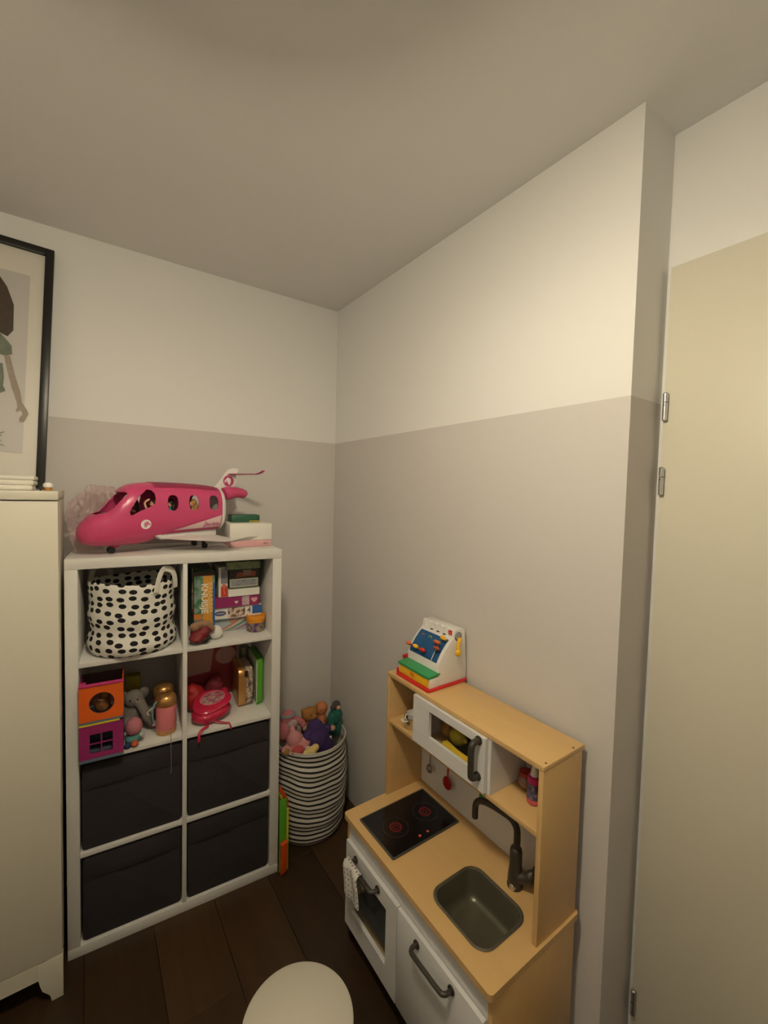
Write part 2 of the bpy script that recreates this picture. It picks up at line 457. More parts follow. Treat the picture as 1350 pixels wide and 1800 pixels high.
# framed print leaning on the wall
FW, FH = 0.72, 0.955
pr = Vector((-1.3365, -0.115, 1.7125))             # bottom right corner
upv = Vector((0.034, 0.098, 0.95)).normalized()
rt = Vector((1, 0, -0.036)).normalized(); nrm = rt.cross(upv).normalized(); rt = upv.cross(nrm)*-1
rt = upv.cross(-nrm).normalized()
if rt.x < 0: rt = -rt
nrm = rt.cross(upv).normalized()                     # points to the camera (-y)
if nrm.y > 0: nrm = -nrm
fm = Matrix(((rt.x, -nrm.x, upv.x, pr.x), (rt.y, -nrm.y, upv.y, pr.y), (rt.z, -nrm.z, upv.z, pr.z), (0, 0, 0, 1)))
fr = thing('framed_print', 'black framed fashion sketch with white mat leaning above the wardrobe', 'picture', matrix=fm)
fb = 0.028
obj('frame_rail', newbox(-fb, 0, -0.018, 0.012, 0, FH, bev=0.002), M_FRAME, fr)
obj('frame_rail', newbox(-FW, -FW+fb, -0.018, 0.012, 0, FH, bev=0.002), M_FRAME, fr)
obj('frame_rail', newbox(-FW+fb, -fb, -0.018, 0.012, FH-fb, FH, bev=0.002), M_FRAME, fr)
obj('frame_rail', newbox(-FW+fb, -fb, -0.018, 0.012, 0, fb, bev=0.002), M_FRAME, fr)
obj('mat_board', newbox(-FW+fb, -fb, -0.004, 0.008, fb, FH-fb), mat('mat_board_white', (0.70, 0.67, 0.60), 0.3), fr)
px0, px1, pz0, pz1 = -FW+0.072, -0.072, 0.13, FH-0.125
pt = obj('print', newbox(px0, px1, -0.0055, -0.0045, pz0, pz1), mat('print_paper_grey', (0.53, 0.51, 0.49), 0.35), fr, label='pale grey printed sheet')
def sketch(name, poly, m, d=-0.0068): obj(name, prism(nb(), poly, 'Y', d, d+0.0010), m, pt)
mh = mat('sketch_brown', (0.060, 0.040, 0.024), 0.6, vary=0.35, vscale=40); mg = mat('sketch_green_grey', (0.15, 0.17, 0.13), 0.6, vary=0.4, vscale=50)
ma = mat('sketch_skin', (0.32, 0.26, 0.21), 0.6, vary=0.2, vscale=50); mk = mat('sketch_ink', (0.030, 0.026, 0.018), 0.6)
hx = -0.150
sketch('hair', [(hx-0.13, 0.80), (hx-0.06, 0.835), (hx-0.02, 0.815), (hx+0.012, 0.765), (hx+0.034, 0.70), (hx+0.036, 0.60), (hx+0.020, 0.572), (hx-0.01, 0.585), (hx-0.03, 0.66), (hx-0.12, 0.70)], mh)
sketch('face', [(hx-0.115, 0.78), (hx-0.07, 0.80), (hx-0.04, 0.77), (hx-0.045, 0.68), (hx-0.08, 0.64), (hx-0.115, 0.68)], ma, -0.0074)
sketch('sleeve', [(hx-0.10, 0.60), (hx-0.02, 0.60), (hx+0.012, 0.565), (hx+0.033, 0.538), (hx+0.036, 0.505), (hx+0.012, 0.497), (hx-0.05, 0.505), (hx-0.10, 0.52)], mg, -0.0078)
sketch('arm', [(hx+0.012, 0.50), (hx+0.030, 0.50), (hx+0.046, 0.43), (hx+0.066, 0.36), (hx+0.070, 0.325), (hx+0.055, 0.325), (hx+0.038, 0.38), (hx+0.024, 0.44)], ma)
sketch('hand', [(hx+0.055, 0.327), (hx+0.070, 0.327), (hx+0.086, 0.30), (hx+0.092, 0.285), (hx+0.086, 0.268), (hx+0.080, 0.252), (hx+0.066, 0.248), (hx+0.064, 0.262), (hx+0.074, 0.282), (hx+0.068, 0.296), (hx+0.056, 0.286), (hx+0.053, 0.292), (hx+0.058, 0.305)], ma, -0.0072)
sketch('bodice', [(hx-0.10, 0.47), (hx+0.010, 0.465), (hx+0.016, 0.415), (hx+0.014, 0.38), (hx+0.022, 0.362), (hx+0.006, 0.35), (hx-0.10, 0.345)], mg, -0.0080)
sketch('skirt', [(hx-0.16, 0.34), (hx-0.02, 0.345), (hx-0.012, 0.28), (hx-0.02, 0.25), (hx-0.15, 0.25)], mk, -0.0082)
for q, (zz, ln) in enumerate(((0.200, 0.124), (0.184, 0.118), (0.162, 0.116), (0.146, 0.126))):
    pts = [(hx-0.10+ln*t_/12, -0.0066, zz+0.006*math.sin(t_*2.1+q)+0.0005*t_) for t_ in range(13)]
    obj('script_line', tube(nb(), pts, [0.0016+0.0014*abs(math.sin(k_)) for k_ in range(13)], 6, flat=0.25), mk, pt)
# white stacked trays and a little jar on the wardrobe
TZ = 1.7082
tr = thing('folded_cloth', 'white folded cloth stack on top of the wardrobe', 'cloth', (-1.40, -0.40, TZ))
for q, (x1_, z0_, z1_) in enumerate(((0.052, 0.0, 0.017), (0.056, 0.0165, 0.033), (0.059, 0.0325, 0.047))):
    obj('fold', wobble(newbox(-0.20, x1_, -0.07, 0.07, z0_, z1_, bev=0.006, seg=3), 0.0016, 30, q), mat('white_cotton', (0.70, 0.67, 0.60), 0.9), tr)
jr = thing('cream_jar', 'tiny gold jar with rounded white lid on the wardrobe corner', 'jar', (-1.310, -0.435, TZ))
obj('jar_body', lathe(nb(), [(0.011, 0.0), (0.0125, 0.002), (0.0125, 0.011), (0.010, 0.012)], 20), M_GOLD, jr)
obj('lid', lathe(nb(), [(0.013, 0.0115), (0.0135, 0.013), (0.0135, 0.020), (0.010, 0.026), (0.004, 0.028)], 20), M_PLASTW, jr)
single('black_clip', wobble(newbox(-0.003, 0.003, -0.008, 0.008, 0, 0.013, bev=0.0015), 0.0006, 90), M_BLACK, 'tiny black clip beside the gold jar on the wardrobe', 'clip', (-1.3285, -0.436, TZ))

# ================================================================== SHELVING UNIT
KX, KY, KT = -1.2706, -0.4007, math.radians(-4.6648)
KM = Matrix.Translation((KX, KY, 0)) @ Matrix.Rotation(KT, 4, 'Z')
def kw(a, b, z, rz=0.0): return KM @ Matrix.Translation((a, b, z)) @ Matrix.Rotation(rz, 4, 'Z')
T = 0.0385; S1, S2, S3 = 1.092, 0.7385, 0.387; ST = 0.0165; KH = 1.47; KD = 0.385
ks = thing('shelving_unit', 'white eight-cube shelving unit against the left wall', 'shelf', matrix=KM)
obj('top_panel', newbox(0, 0.77, 0, KD, KH-T, KH, bev=0.0012), M_WHITE, ks)
obj('bottom_panel', newbox(0, 0.77, 0, KD, 0, T, bev=0.0012), M_WHITE, ks)
obj('side_panel', newbox(0, T, 0.0008, KD, T+0.0004, KH-T-0.0004, bev=0.001), M_WHITE, ks)
obj('side_panel', newbox(0.77-T, 0.77, 0.0008, KD, T+0.0004, KH-T-0.0004, bev=0.001), M_WHITE, ks)
obj('divider', newbox(0.377, 0.393, 0.001, KD, T+0.0004, KH-T-0.0004, bev=0.0008), M_WHITE, ks)
for z in (S1, S2, S3):
    for a, b in ((T+0.0003, 0.3767), (0.3933, 0.77-T-0.0003)):
        obj('shelf', newbox(a, b, 0.002, KD, z-ST, z, bev=0.0008), M_WHITE, ks)

# ---- charcoal storage boxes
def storage_box(a0, a1, z0, h, label, dz, tilt):
    t = thing('storage_box', label, 'box', group='charcoal storage boxes in the lower cubes', matrix=kw((a0+a1)/2, 0.012, z0))
    w2 = (a1-a0)/2
    body = nb(); pts = rrect(-w2, w2, 0, h, 0.014, 4)
    prism(body, pts, 'Y', 0, 0.34, bev=0.004)
    obj('body', wobble(body, 0.0012, 12, a0*30+z0*10), M_CHAR, t)
    obj('flap', prism(nb(), [(-w2+0.004, h-0.085-tilt), (w2-0.004, h-0.085+tilt), (w2-0.005, h-0.006), (-w2+0.005, h-0.006)], 'Y', -0.0028, 0.001, bev=0.001), M_CHAR, t)
    obj('stitch', tube(nb(), [(-w2*dz[0], -0.0032, h-0.087-tilt*dz[0]), (0, -0.0034, h-0.088), (w2*dz[1], -0.0032, h-0.087+tilt*dz[1])], 0.0013, 6), M_CHAR2, t)
    return t
storage_box(T+0.006, 0.374, S3+0.0008, 0.318, 'charcoal fabric storage box below the orange and magenta play house', (0.95, -0.2), 0.002)
storage_box(0.397, 0.77-T-0.004, S3+0.0008, 0.318, 'charcoal fabric storage box below the glossy pink purse', (0.7, 0.3), 0.003)
storage_box(T+0.006, 0.374, T+0.0008, 0.318, 'charcoal fabric storage box in the bottom cube beside the wardrobe', (0.3, 0.7), 0.003)
storage_box(0.397, 0.77-T-0.004, T+0.0008, 0.318, 'charcoal fabric storage box in the bottom cube beside the striped basket', (0.8, -0.1), 0.004)

# ---- dotted laundry basket
def cloth_cyl(prof, seg, sx=1.0, sy=1.0, fn=None, thick=0.004):
    """open cloth cylinder with UVs; prof is (r, z, v)"""
    bm = nb(); uvl = bm.loops.layers.uv.new('uv'); rows = []
    for r, z, v in prof:
        row = []
        for i in range(seg):
            a = 2*PI*i/seg; p = Vector((r*sx*math.cos(a), r*sy*math.sin(a), z))
            if fn: p = fn(p, a, z)
            row.append(p)
        rows.append(row)
    V, F = quadgrid(bm, rows, closed_u=True)
    n = len(prof); q = 0
    for i in range(n-1):
        for j in range(seg):
            f = F[q]; q += 1
            uu = [j/seg, (j+1)/seg, (j+1)/seg, j/seg]; vv = [prof[i][2], prof[i][2], prof[i+1][2], prof[i+1][2]]
            for L, u_, v_ in zip(f.loops, uu, vv): L[uvl].uv = (u_, v_)
    f = bm.faces.new(list(reversed(V[0])))
    for L in f.loops: L[uvl].uv = (0.0, 0.001)
    return bm
M_DOTS = uv_pattern('black_dots_on_white_canvas', lambda t, uv, u, v: dots(t, uv, u, v, 23, 10.0, 0.32, (0.74, 0.72, 0.66), (0.014, 0.013, 0.016), 0.42))
def dot_fn(p, a, z):
    n = noise.noise(Vector((math.cos(a)*2.2, math.sin(a)*2.2, z*9)))
    m_ = noise.noise(Vector((math.cos(a)*5, math.sin(a)*5, z*22+4)))
    k_ = 1+0.035*n*(1-z/0.29)+0.015*m_
    return Vector((p.x*k_, p.y*k_, z+(0.006*math.sin(2*a+0.6) if z > 0.05 else 0)))
H = 0.272
prof = [(0.125, 0.0, 0.0), (0.141, 0.004, 0.02), (0.147, 0.014, 0.06)]+[(0.147+0.009*math.sin(k_*1.1)*(1-k_/14)+0.002*k_/14, 0.014+(H-0.014)*k_/14, 0.06+0.94*k_/14) for k_ in range(1, 15)]
inner = [(r-0.0045, z, v) for r, z, v in reversed(prof) if z > 0.003]
inner[-1] = (0.123, 0.006, 0.02)
bk = thing('laundry_basket', 'white canvas basket with black dots in the top left cube', 'basket', matrix=kw(0.2075, 0.124, S1+0.0012))
outer_prof = prof+[(prof[-1][0]-0.0022, H+0.0025, 1.0)]+inner
obj('canvas', cloth_cyl(outer_prof, 72, fn=dot_fn), M_DOTS, bk, smooth=60)
for a0 in (-0.78, PI-0.78):
    c_ = Vector((math.cos(a0), math.sin(a0), 0)); s_ = Vector((-c_.y, c_.x, 0))
    pts = [c_*0.155-s_*0.05+Vector((0, 0, H-0.035)), c_*0.158-s_*0.045+Vector((0, 0, H)), c_*0.158-s_*0.03+Vector((0, 0, H+0.035)), c_*0.150+Vector((0, 0, H+0.048)), c_*0.158+s_*0.03+Vector((0, 0, H+0.035)), c_*0.158+s_*0.045+Vector((0, 0, H)), c_*0.155+s_*0.05+Vector((0, 0, H-0.035))]
    hb = nb(); P_ = smooth_pts(pts, 5)
    rows = [[p+Vector((0, 0, 0.0))+c_*0.0015+(s_*0.0), p-c_*0.0015] for p in P_]
    # strap as a flat ribbon: width across the strap direction
    rows = []
    for i_, p in enumerate(P_):
        t_ = (P_[min(i_+1, len(P_)-1)]-P_[max(i_-1, 0)]).normalized(); wv = t_.cross(c_).normalized()
        rows.append([p+wv*0.011+c_*0.001, p+wv*0.011-c_*0.001, p-wv*0.011-c_*0.001, p-wv*0.011+c_*0.001])
    quadgrid(hb, rows, closed_u=True)
    obj('handle', hb, mat('off_white_webbing', (0.74, 0.72, 0.66), 0.9), bk)

# ================================================================== TOP RIGHT CUBE: games
def flat(poly, b, m, parent, name, eps=0.0006):
    """flat print on a face that looks along -b (kallax local x,z)"""
    return obj(name, prism(nb(), poly, 'Y', b-eps, b+0.0002), m, parent)
def fp(parent, name, x0, x1, z0, z1, m, b=0.0, eps=0.0006): return flat([(x0, z0), (x1, z0), (x1, z1), (x0, z1)], b, m, parent, name, eps)
def letters(parent, s, size, x, z, m, b=0.0, rot=0, bold=0.0004, name='lettering', eps=0.0008, sx=1.0):
    bm = text_bm(s, size, bold, 0.0003)
    if sx != 1.0: bm.transform(Matrix.Diagonal((sx, 1, 1, 1)))
    ex, ez = ((1, 0, 0), (0, 0, 1)) if rot == 0 else (((0, 0, -1), (1, 0, 0)) if rot == -90 else ((0, 0, 1), (-1, 0, 0)))
    return obj(name, put(bm, (x, b-eps, z), ex, ez), m, parent, smooth=0)
def carton(name, label, a0, a1, b0, b1, z0, z1, m, cat='box', group=None, rz=0.0):
    t = thing(name, label, cat, group=group, matrix=kw((a0+a1)/2, b0, z0, rz))
    w_ = (a1-a0)/2
    obj('carton', newbox(-w_, w_, 0, b1-b0, 0, z1-z0, bev=0.0012, seg=1), m, t)
    return t, w_, z1-z0
def blotch(name, cols, scale=30, rough=0.45):
    m = bpy.data.materials.new(name); t, p = nt(m)
    tc = N(t, 'ShaderNodeTexCoord'); nz = N(t, 'ShaderNodeTexNoise'); nz.inputs['Scale'].default_value = scale; nz.inputs['Detail'].default_value = 2
    t.links.new(tc.outputs['Object'], nz.inputs['Vector'])
    r = N(t, 'ShaderNodeValToRGB'); r.color_ramp.interpolation = 'EASE'
    el = r.color_ramp.elements
    while len(el) < len(cols): el.new(0.5)
    for k_, c in enumerate(cols):
        el[k_].position = 0.30+0.40*k_/(len(cols)-1); el[k_].color = (*c, 1)
    t.links.new(nz.outputs['Fac'], r.inputs[0]); t.links.new(r.outputs[0], p.inputs['Base Color'])
    p.inputs['Roughness'].default_value = rough
    return m
G1 = 'games stacked in the top right cube'
# tall game box standing on edge
t, w_, h_ = carton('game_box', 'tall board game box with KNUISJE on an orange banner', 0.4265, 0.5085, 0.085, 0.365, S1+0.0008, S1+0.284, blotch('forest_game_print', [(0.02, 0.06, 0.04), (0.05, 0.16, 0.08), (0.20, 0.28, 0.24), (0.40, 0.16, 0.05)], 26), group=G1)
fp(t, 'banner', -0.006, 0.030, 0.085, 0.268, mat('orange_banner', (0.62, 0.28, 0.03), 0.45, vary=0.2, vscale=40))
flat([(-0.006, 0.085), (0.030, 0.085), (0.034, 0.058), (0.016, 0.076), (0.000, 0.060)], 0.0, mat('orange_banner', ()), t, 'banner_tail')
fp(t, 'blue_edge', 0.032, 0.041, 0.03, 0.235, M_BLU)
fp(t, 'dark_edge', -0.041, 0.041, 0.268, 0.283, mat('dark_maroon_print', (0.05, 0.02, 0.015), 0.5))
flat([(0.000, 0.052), (0.012, 0.066), (0.026, 0.050), (0.038, 0.044), (0.038, 0.030), (0.000, 0.036)], 0.0, mat('sky_blue_print', (0.10, 0.19, 0.40), 0.5), t, 'blue_figure')
fp(t, 'orange_scene', -0.041, -0.010, 0.085, 0.108, mat('orange_scene_print', (0.55, 0.18, 0.03), 0.5))
letters(t, 'KNUISJE', 0.034, -0.001, 0.172, mat('cream_lettering', (0.80, 0.74, 0.60), 0.5), rot=-90, bold=0.0009, sx=1.05)
letters(t, 'KNABBEL', 0.026, 0.022, 0.172, mat('gold_lettering', (0.72, 0.46, 0.16), 0.5), rot=-90, bold=0.0006, sx=1.25)
# lettering on the left side of the box
bm = text_bm('KNIBBEL', 0.05, 0.0015, 0.0003); put(bm, (-0.0420, 0.06, 0.20), (0, 0, -1), (0, -1, 0))
fp_ = obj('side_panel_print', newbox(-0.0418, -0.041, 0.03, 0.095, 0.085, 0.265), mat('red_brown_print', (0.30, 0.03, 0.02), 0.5), t)
obj('lettering', bm, mat('cream_lettering', ()), t, smooth=0)
# stack of flat boxes
def stack(name, label, a0, a1, b0, z0, z1, m, rz=0.0, depth=0.22): return carton(name, label, a0, a1, b0, b0+depth, z0, z1, m, group=G1, rz=rz)
z = S1+0.0008
t, w_, h_ = stack('puzzle_box', 'pale blue puzzle box with rainbow stripes, lowest of the stack', 0.512, 0.705, 0.150, z, z+0.0605, mat('pale_blue_print', (0.34, 0.40, 0.46), 0.45, vary=0.15, vscale=30))
for k_, c in enumerate(((0.55, 0.14, 0.05), (0.62, 0.45, 0.25), (0.05, 0.22, 0.10), (0.45, 0.45, 0.50), (0.40, 0.05, 0.08))):
    pts = [(-0.085+k_*0.016+0.10*u_/8, 0.003+0.05*(u_/8)**1.4-k_*0.0035*u_/8) for u_ in range(9)]
    pts = [p for p in pts if p[0] < w_-0.004 and p[1] < h_-0.003]
    if len(pts) > 2: flat([(p[0], p[1]) for p in pts]+[(min(p[0]+0.012, w_-0.002), p[1]) for p in reversed(pts)], 0.0, mat('rainbow_%d' % k_, c, 0.5), t, 'stripe', 0.0005+0.0001*k_)
flat([(-0.018+0.014*math.cos(q*PI/6), 0.045+0.012*math.sin(q*PI/6)) for q in range(12)], 0.0, mat('tan_print', (0.45, 0.24, 0.16), 0.5), t, 'picture', 0.0013)
z += 0.0613
t, w_, h_ = stack('puzzle_box', 'white puzzle box with blue oval and pony picture', 0.511, 0.716, 0.128, z, z+0.052, mat('white_glossy_card', (0.72, 0.70, 0.68), 0.4))
flat([(-0.075+0.024*math.cos(q*PI/10), 0.026+0.011*math.sin(q*PI/10)) for q in range(20)], 0.0, mat('navy_oval', (0.06, 0.06, 0.16), 0.4), t, 'oval_badge')
flat([(-0.075+0.019*math.cos(q*PI/10), 0.026+0.0035*math.sin(q*PI/10)) for q in range(20)], 0.0, mat('badge_light', (0.30, 0.30, 0.40), 0.4), t, 'badge_band', 0.0010)
fp(t, 'pony_picture', -0.044, 0.030, 0.004, 0.048, blotch('pony_print', [(0.03, 0.02, 0.02), (0.20, 0.09, 0.05), (0.62, 0.55, 0.46), (0.30, 0.34, 0.42)], 55))
fp(t, 'blue_end', 0.062, 0.104, 0.010, 0.047, M_BLU)
letters(t, '4', 0.034, 0.047, 0.028, mat('grey_green_lettering', (0.12, 0.16, 0.18), 0.5), bold=0.0008)
z += 0.0528
t, w_, h_ = stack('puzzle_box', 'magenta puzzle box with pale hearts', 0.511, 0.704, 0.118, z, z+0.046, mat('magenta_card', (0.27, 0.022, 0.12), 0.42, vary=0.15, vscale=25), rz=0.01)
def heart(cx, cz, s): return [(cx+s*0.0625*16*math.sin(q)**3, cz+s*0.0625*(13*math.cos(q)-5*math.cos(2*q)-2*math.cos(3*q)-math.cos(4*q))) for q in [2*PI*k_/24 for k_ in range(24)]]
fp(t, 'pale_picture', 0.020, 0.052, 0.003, 0.043, blotch('pale_pink_print', [(0.30, 0.16, 0.20), (0.55, 0.42, 0.44), (0.36, 0.24, 0.30)], 80))
flat(heart(0.074, 0.024, 0.014), 0.0, mat('pale_heart', (0.62, 0.30, 0.32), 0.5), t, 'heart')
flat(heart(-0.004, 0.020, 0.008), 0.0, mat('white_heart', (0.66, 0.56, 0.58), 0.5), t, 'heart')
z += 0.0468
zm = z
t, w_, h_ = stack('card_box', 'plain white flat box in the middle of the game stack', 0.567, 0.704, 0.112, z, z+0.034, M_CARD, rz=0.008)
z += 0.0348
t, w_, h_ = stack('card_game', 'grey game box with green frame on the plain white box', 0.571, 0.698, 0.110, z, z+0.045, mat('olive_card', (0.085, 0.11, 0.060), 0.45))
fp(t, 'frame_print', -0.061, 0.059, 0.007, 0.043, mat('pale_frame', (0.40, 0.40, 0.34), 0.5))
fp(t, 'picture', -0.056, 0.054, 0.012, 0.039, blotch('dusk_print', [(0.10, 0.12, 0.14), (0.22, 0.24, 0.26), (0.30, 0.13, 0.13)], 40), eps=0.0009)
z += 0.0458
t, w_, h_ = stack('card_game', 'black game box with red scene on the green-framed box', 0.570, 0.700, 0.120, z, z+0.040, mat('black_card', (0.016, 0.013, 0.012), 0.4))
flat([(-0.036, 0.003), (0.052, 0.003), (0.052, 0.026), (0.030, 0.028), (0.028, 0.018), (-0.004, 0.018), (-0.010, 0.026), (-0.028, 0.022)], 0.0, mat('brick_red_print', (0.26, 0.05, 0.025), 0.5), t, 'red_scene')
fp(t, 'label_print', -0.004, 0.030, 0.010, 0.034, mat('tan_label_print', (0.22, 0.16, 0.11), 0.5), eps=0.0009)
z += 0.0408
t, w_, h_ = stack('game_box', 'mossy green game box on top of the stack', 0.558, 0.704, 0.105, z, min(z+0.034, KH-T-0.003), blotch('mossy_print', [(0.04, 0.09, 0.05), (0.14, 0.20, 0.07), (0.22, 0.22, 0.10), (0.10, 0.16, 0.14)], 40))
# slim white box standing on the magenta box
t, w_, h_ = carton('card_box', 'slim white box with red end standing on the magenta box', 0.527, 0.5655, 0.116, 0.30, zm+0.0008, zm+0.132, M_CARD, group=G1)
fp(t, 'red_end', -0.009, 0.0185, 0.002, 0.048, mat('bright_red_print', (0.55, 0.045, 0.02), 0.45))
fp(t, 'photo_print', -0.009, 0.0185, 0.060, 0.128, blotch('violet_photo', [(0.16, 0.02, 0.02), (0.22, 0.20, 0.24), (0.30, 0.30, 0.34)], 30))
flat([(0.004+0.010*math.cos(q*PI/8), 0.050+0.009*math.sin(q*PI/8)) for q in range(16)], 0.0, mat('salmon_print', (0.50, 0.16, 0.10), 0.5), t, 'badge', 0.001)
tube_b = nb(); tube(tube_b, [(0.004, -0.0008, 0.012), (0.007, -0.0008, 0.022), (0.002, -0.0008, 0.030), (0.006, -0.0008, 0.040)], 0.0012, 6, flat=0.4)
obj('emblem', tube_b, mat('pale_orange_print', (0.70, 0.30, 0.15), 0.5), t)
# tub, ball, odds and ends at the front
tb = thing('toy_tub', 'small purple tub with yellow lid in the top right cube', 'tub', matrix=kw(0.686, 0.107, S1+0.0008))
obj('tub_wall', lathe(nb(), [(0.036, 0.0), (0.0385, 0.002), (0.0395, 0.040), (0.039, 0.042)], 36), blotch('purple_tub_print', [(0.035, 0.02, 0.10), (0.10, 0.03, 0.16), (0.28, 0.22, 0.10), (0.06, 0.04, 0.14)], 60), tb)
obj('screw_ring', lathe(nb(), [(0.040, 0.042), (0.0405, 0.043), (0.0405, 0.052), (0.039, 0.053)], 36), mat('amber_plastic', (0.72, 0.27, 0.012), 0.4), tb)
obj('lid', lathe(nb(), [(0.039, 0.053), (0.0415, 0.0545), (0.042, 0.066), (0.041, 0.0725), (0.0385, 0.073), (0.037, 0.066), (0.001, 0.0655)], 36, cap1=False), mat('amber_plastic', ()), tb)
single('foam_ball', ell(nb(), (0, 0, 0.0285), 0.0285, 28, 18), mat('matt_white_foam', (0.76, 0.74, 0.69), 0.7), 'white foam ball at the front of the top right cube', 'ball', matrix=kw(0.5085, 0.065, S1+0.0006))
b_ = blob([('e', (0, 0, 0.03), (0.035, 0.04, 0.028), Euler((0.2, 0.5, 0.1))), ('e', (0.012, -0.012, 0.045), (0.03, 0.03, 0.02), Euler((0, -0.5, 0.3))), ('e', (-0.012, -0.01, 0.020), (0.028, 0.035, 0.02))], 0.004)
single('red_pouch', wobble(b_, 0.006, 45, 2), mat('dark_red_cloth', (0.17, 0.010, 0.014), 0.6, vary=0.4, vscale=40), 'crumpled dark red pouch leaning before the tall game box', 'pouch', matrix=kw(0.442, 0.038, S1+0.007))
b_ = blob([('t', [(-0.035, 0, 0.055), (0.0, -0.004, 0.072), (0.035, 0, 0.055)], [0.016, 0.013]), ('e', (0.040, 0.0, 0.046), (0.012, 0.012, 0.012)), ('e', (-0.03, 0.0, 0.06), (0.02, 0.02, 0.018))], 0.004)
single('tan_plush', wobble(b_, 0.003, 60, 5), mat('tan_brown_plush', (0.30, 0.17, 0.10), 0.95, bump=0.5, bscale=500), 'small tan brown soft toy lying over the red pouch', 'soft toy', matrix=kw(0.452, 0.030, S1+0.012))
b_ = blob([('e', (0, 0, 0.014), (0.018, 0.016, 0.014)), ('e', (0.012, -0.004, 0.024), (0.012, 0.01, 0.01)), ('e', (-0.012, 0.004, 0.012), (0.012, 0.012, 0.01))], 0.003)
single('black_toy', wobble(b_, 0.003, 80, 3), M_BLACK, 'little black rubbery toy in front of the red pouch', 'toy', matrix=kw(0.459, 0.022, S1+0.002))
hb = thing('pink_rattle', 'small pink rattle half hidden behind the foam ball', 'rattle', matrix=kw(0.487, 0.098, S1+0.0006))
obj('rattle_head', ell(nb(), (0, 0, 0.018), (0.014, 0.014, 0.017)), mat('dusty_pink', (0.55, 0.12, 0.16), 0.5), hb)
obj('ring', lathe(nb(), [(0.0142, 0.015), (0.0150, 0.018), (0.0142, 0.021)], 20), M_PLASTW, hb)

# ================================================================== SECOND ROW LEFT: play house, plush, bottles
def panel_hole(w, h, hole, d, axis='Y'): return ring_plate(nb(), rect_like(-w/2, w/2, 0, h, hole), hole, axis, 0, d)
def circ(cx, cy, r, n=24, ry=None): return [(cx+r*math.cos(2*PI*k_/n), cy+(ry or r)*math.sin(2*PI*k_/n)) for k_ in range(n)]
CW = 0.135; CH = 0.134
m_slate = mat('slate_blue_board', (0.10, 0.14, 0.19), 0.5); m_bluep = mat('royal_blue_board', (0.02, 0.06, 0.22), 0.5); m_ylw = mat('lemon_board', (0.62, 0.47, 0.03), 0.5)
hs = thing('stacking_cube', 'magenta play house cube with four-pane window, lower of two', 'toy cube', group='play house cubes stacked in the left cube', matrix=kw(0.1085, -0.030, S2+0.0008))
front = nb(); ring_plate(front, rect_like(-CW/2, CW/2, 0.012, CH, rrect(-0.036, 0.034, 0.030, 0.100, 0.004, 3)), rrect(-0.036, 0.034, 0.030, 0.100, 0.004, 3), 'Y', 0, 0.004)
obj('front_panel', front, M_PURP, hs)
cr = newbox(-0.0025, 0.0015, 0.0, 0.004, 0.030, 0.100); box(cr, -0.036, 0.034, 0.0, 0.004, 0.063, 0.067)
obj('window_cross', cr, M_PURP, hs)
obj('base_panel', newbox(-CW/2, CW/2, 0, CW, 0.0, 0.0115), m_slate, hs)
obj('side_panel', newbox(-CW/2, -CW/2+0.004, 0.0045, CW-0.0045, 0.012, CH), m_bluep, hs)
obj('side_panel', newbox(CW/2-0.004, CW/2, 0.0045, CW-0.0045, 0.012, CH), m_bluep, hs)
obj('back_panel', newbox(-CW/2, CW/2, CW-0.004, CW, 0.012, CH), m_slate, hs)
obj('rim', newbox(-CW/2, CW/2-0.012, -0.002, 0.006, CH+0.0003, CH+0.006), m_ylw, hs)
ho = thing('stacking_cube', 'orange play house cube with round hole, upper of two', 'toy cube', group='play house cubes stacked in the left cube', matrix=kw(0.1085, -0.030, S2+CH+0.0075))
hole = circ(0.001, 0.070, 0.0385, 32)
obj('front_panel', ring_plate(nb(), rect_like(-CW/2, CW/2, 0.008, CH, hole), hole, 'Y', 0, 0.004), M_ORA, ho)
obj('base_panel', newbox(-CW/2, CW/2, 0, CW, 0.0, 0.0075), m_slate, ho)
obj('side_panel', newbox(-CW/2, -CW/2+0.004, 0.0045, CW-0.0045, 0.008, CH), M_PURP, ho)
obj('side_panel', newbox(CW/2-0.004, CW/2, 0.0045, CW-0.0045, 0.008, CH+0.012), M_ORA, ho)
obj('back_panel', newbox(-CW/2, CW/2, CW-0.004, CW, 0.008, CH), mat('dark_brown_board', (0.06, 0.02, 0.015), 0.6), ho)
obj('rim', newbox(-CW/2, CW/2+0.002, -0.003, 0.006, CH+0.0003, CH+0.010, bev=0.001), mat('raspberry_plastic', (0.48, 0.03, 0.16), 0.45), ho)
obj('corner_clip', newbox(-CW/2, -CW/2+0.02, 0.008, 0.03, CH+0.0003, CH+0.010, bev=0.001), mat('raspberry_plastic', ()), ho)
tg = thing('toy_figure', 'shiny brown toy figure inside the orange play house cube', 'toy figure', matrix=kw(0.1085, 0.035, S2+CH+0.0155))
obj('figure_body', blob([('e', (0, 0, 0.030), (0.026, 0.02, 0.03)), ('e', (0.008, -0.004, 0.064), (0.018, 0.016, 0.018)), ('t', [(-0.02, -0.006, 0.04), (-0.026, -0.018, 0.05), (-0.014, -0.02, 0.058)], [0.007, 0.005])], 0.003), mat('glossy_brown_plastic', (0.22, 0.09, 0.03), 0.12), tg)
obj('scarf', lathe(nb(), [(0.017, 0.046), (0.020, 0.049), (0.017, 0.053)], 18, sy=0.85), mat('pale_peach', (0.60, 0.40, 0.28), 0.3), tg)
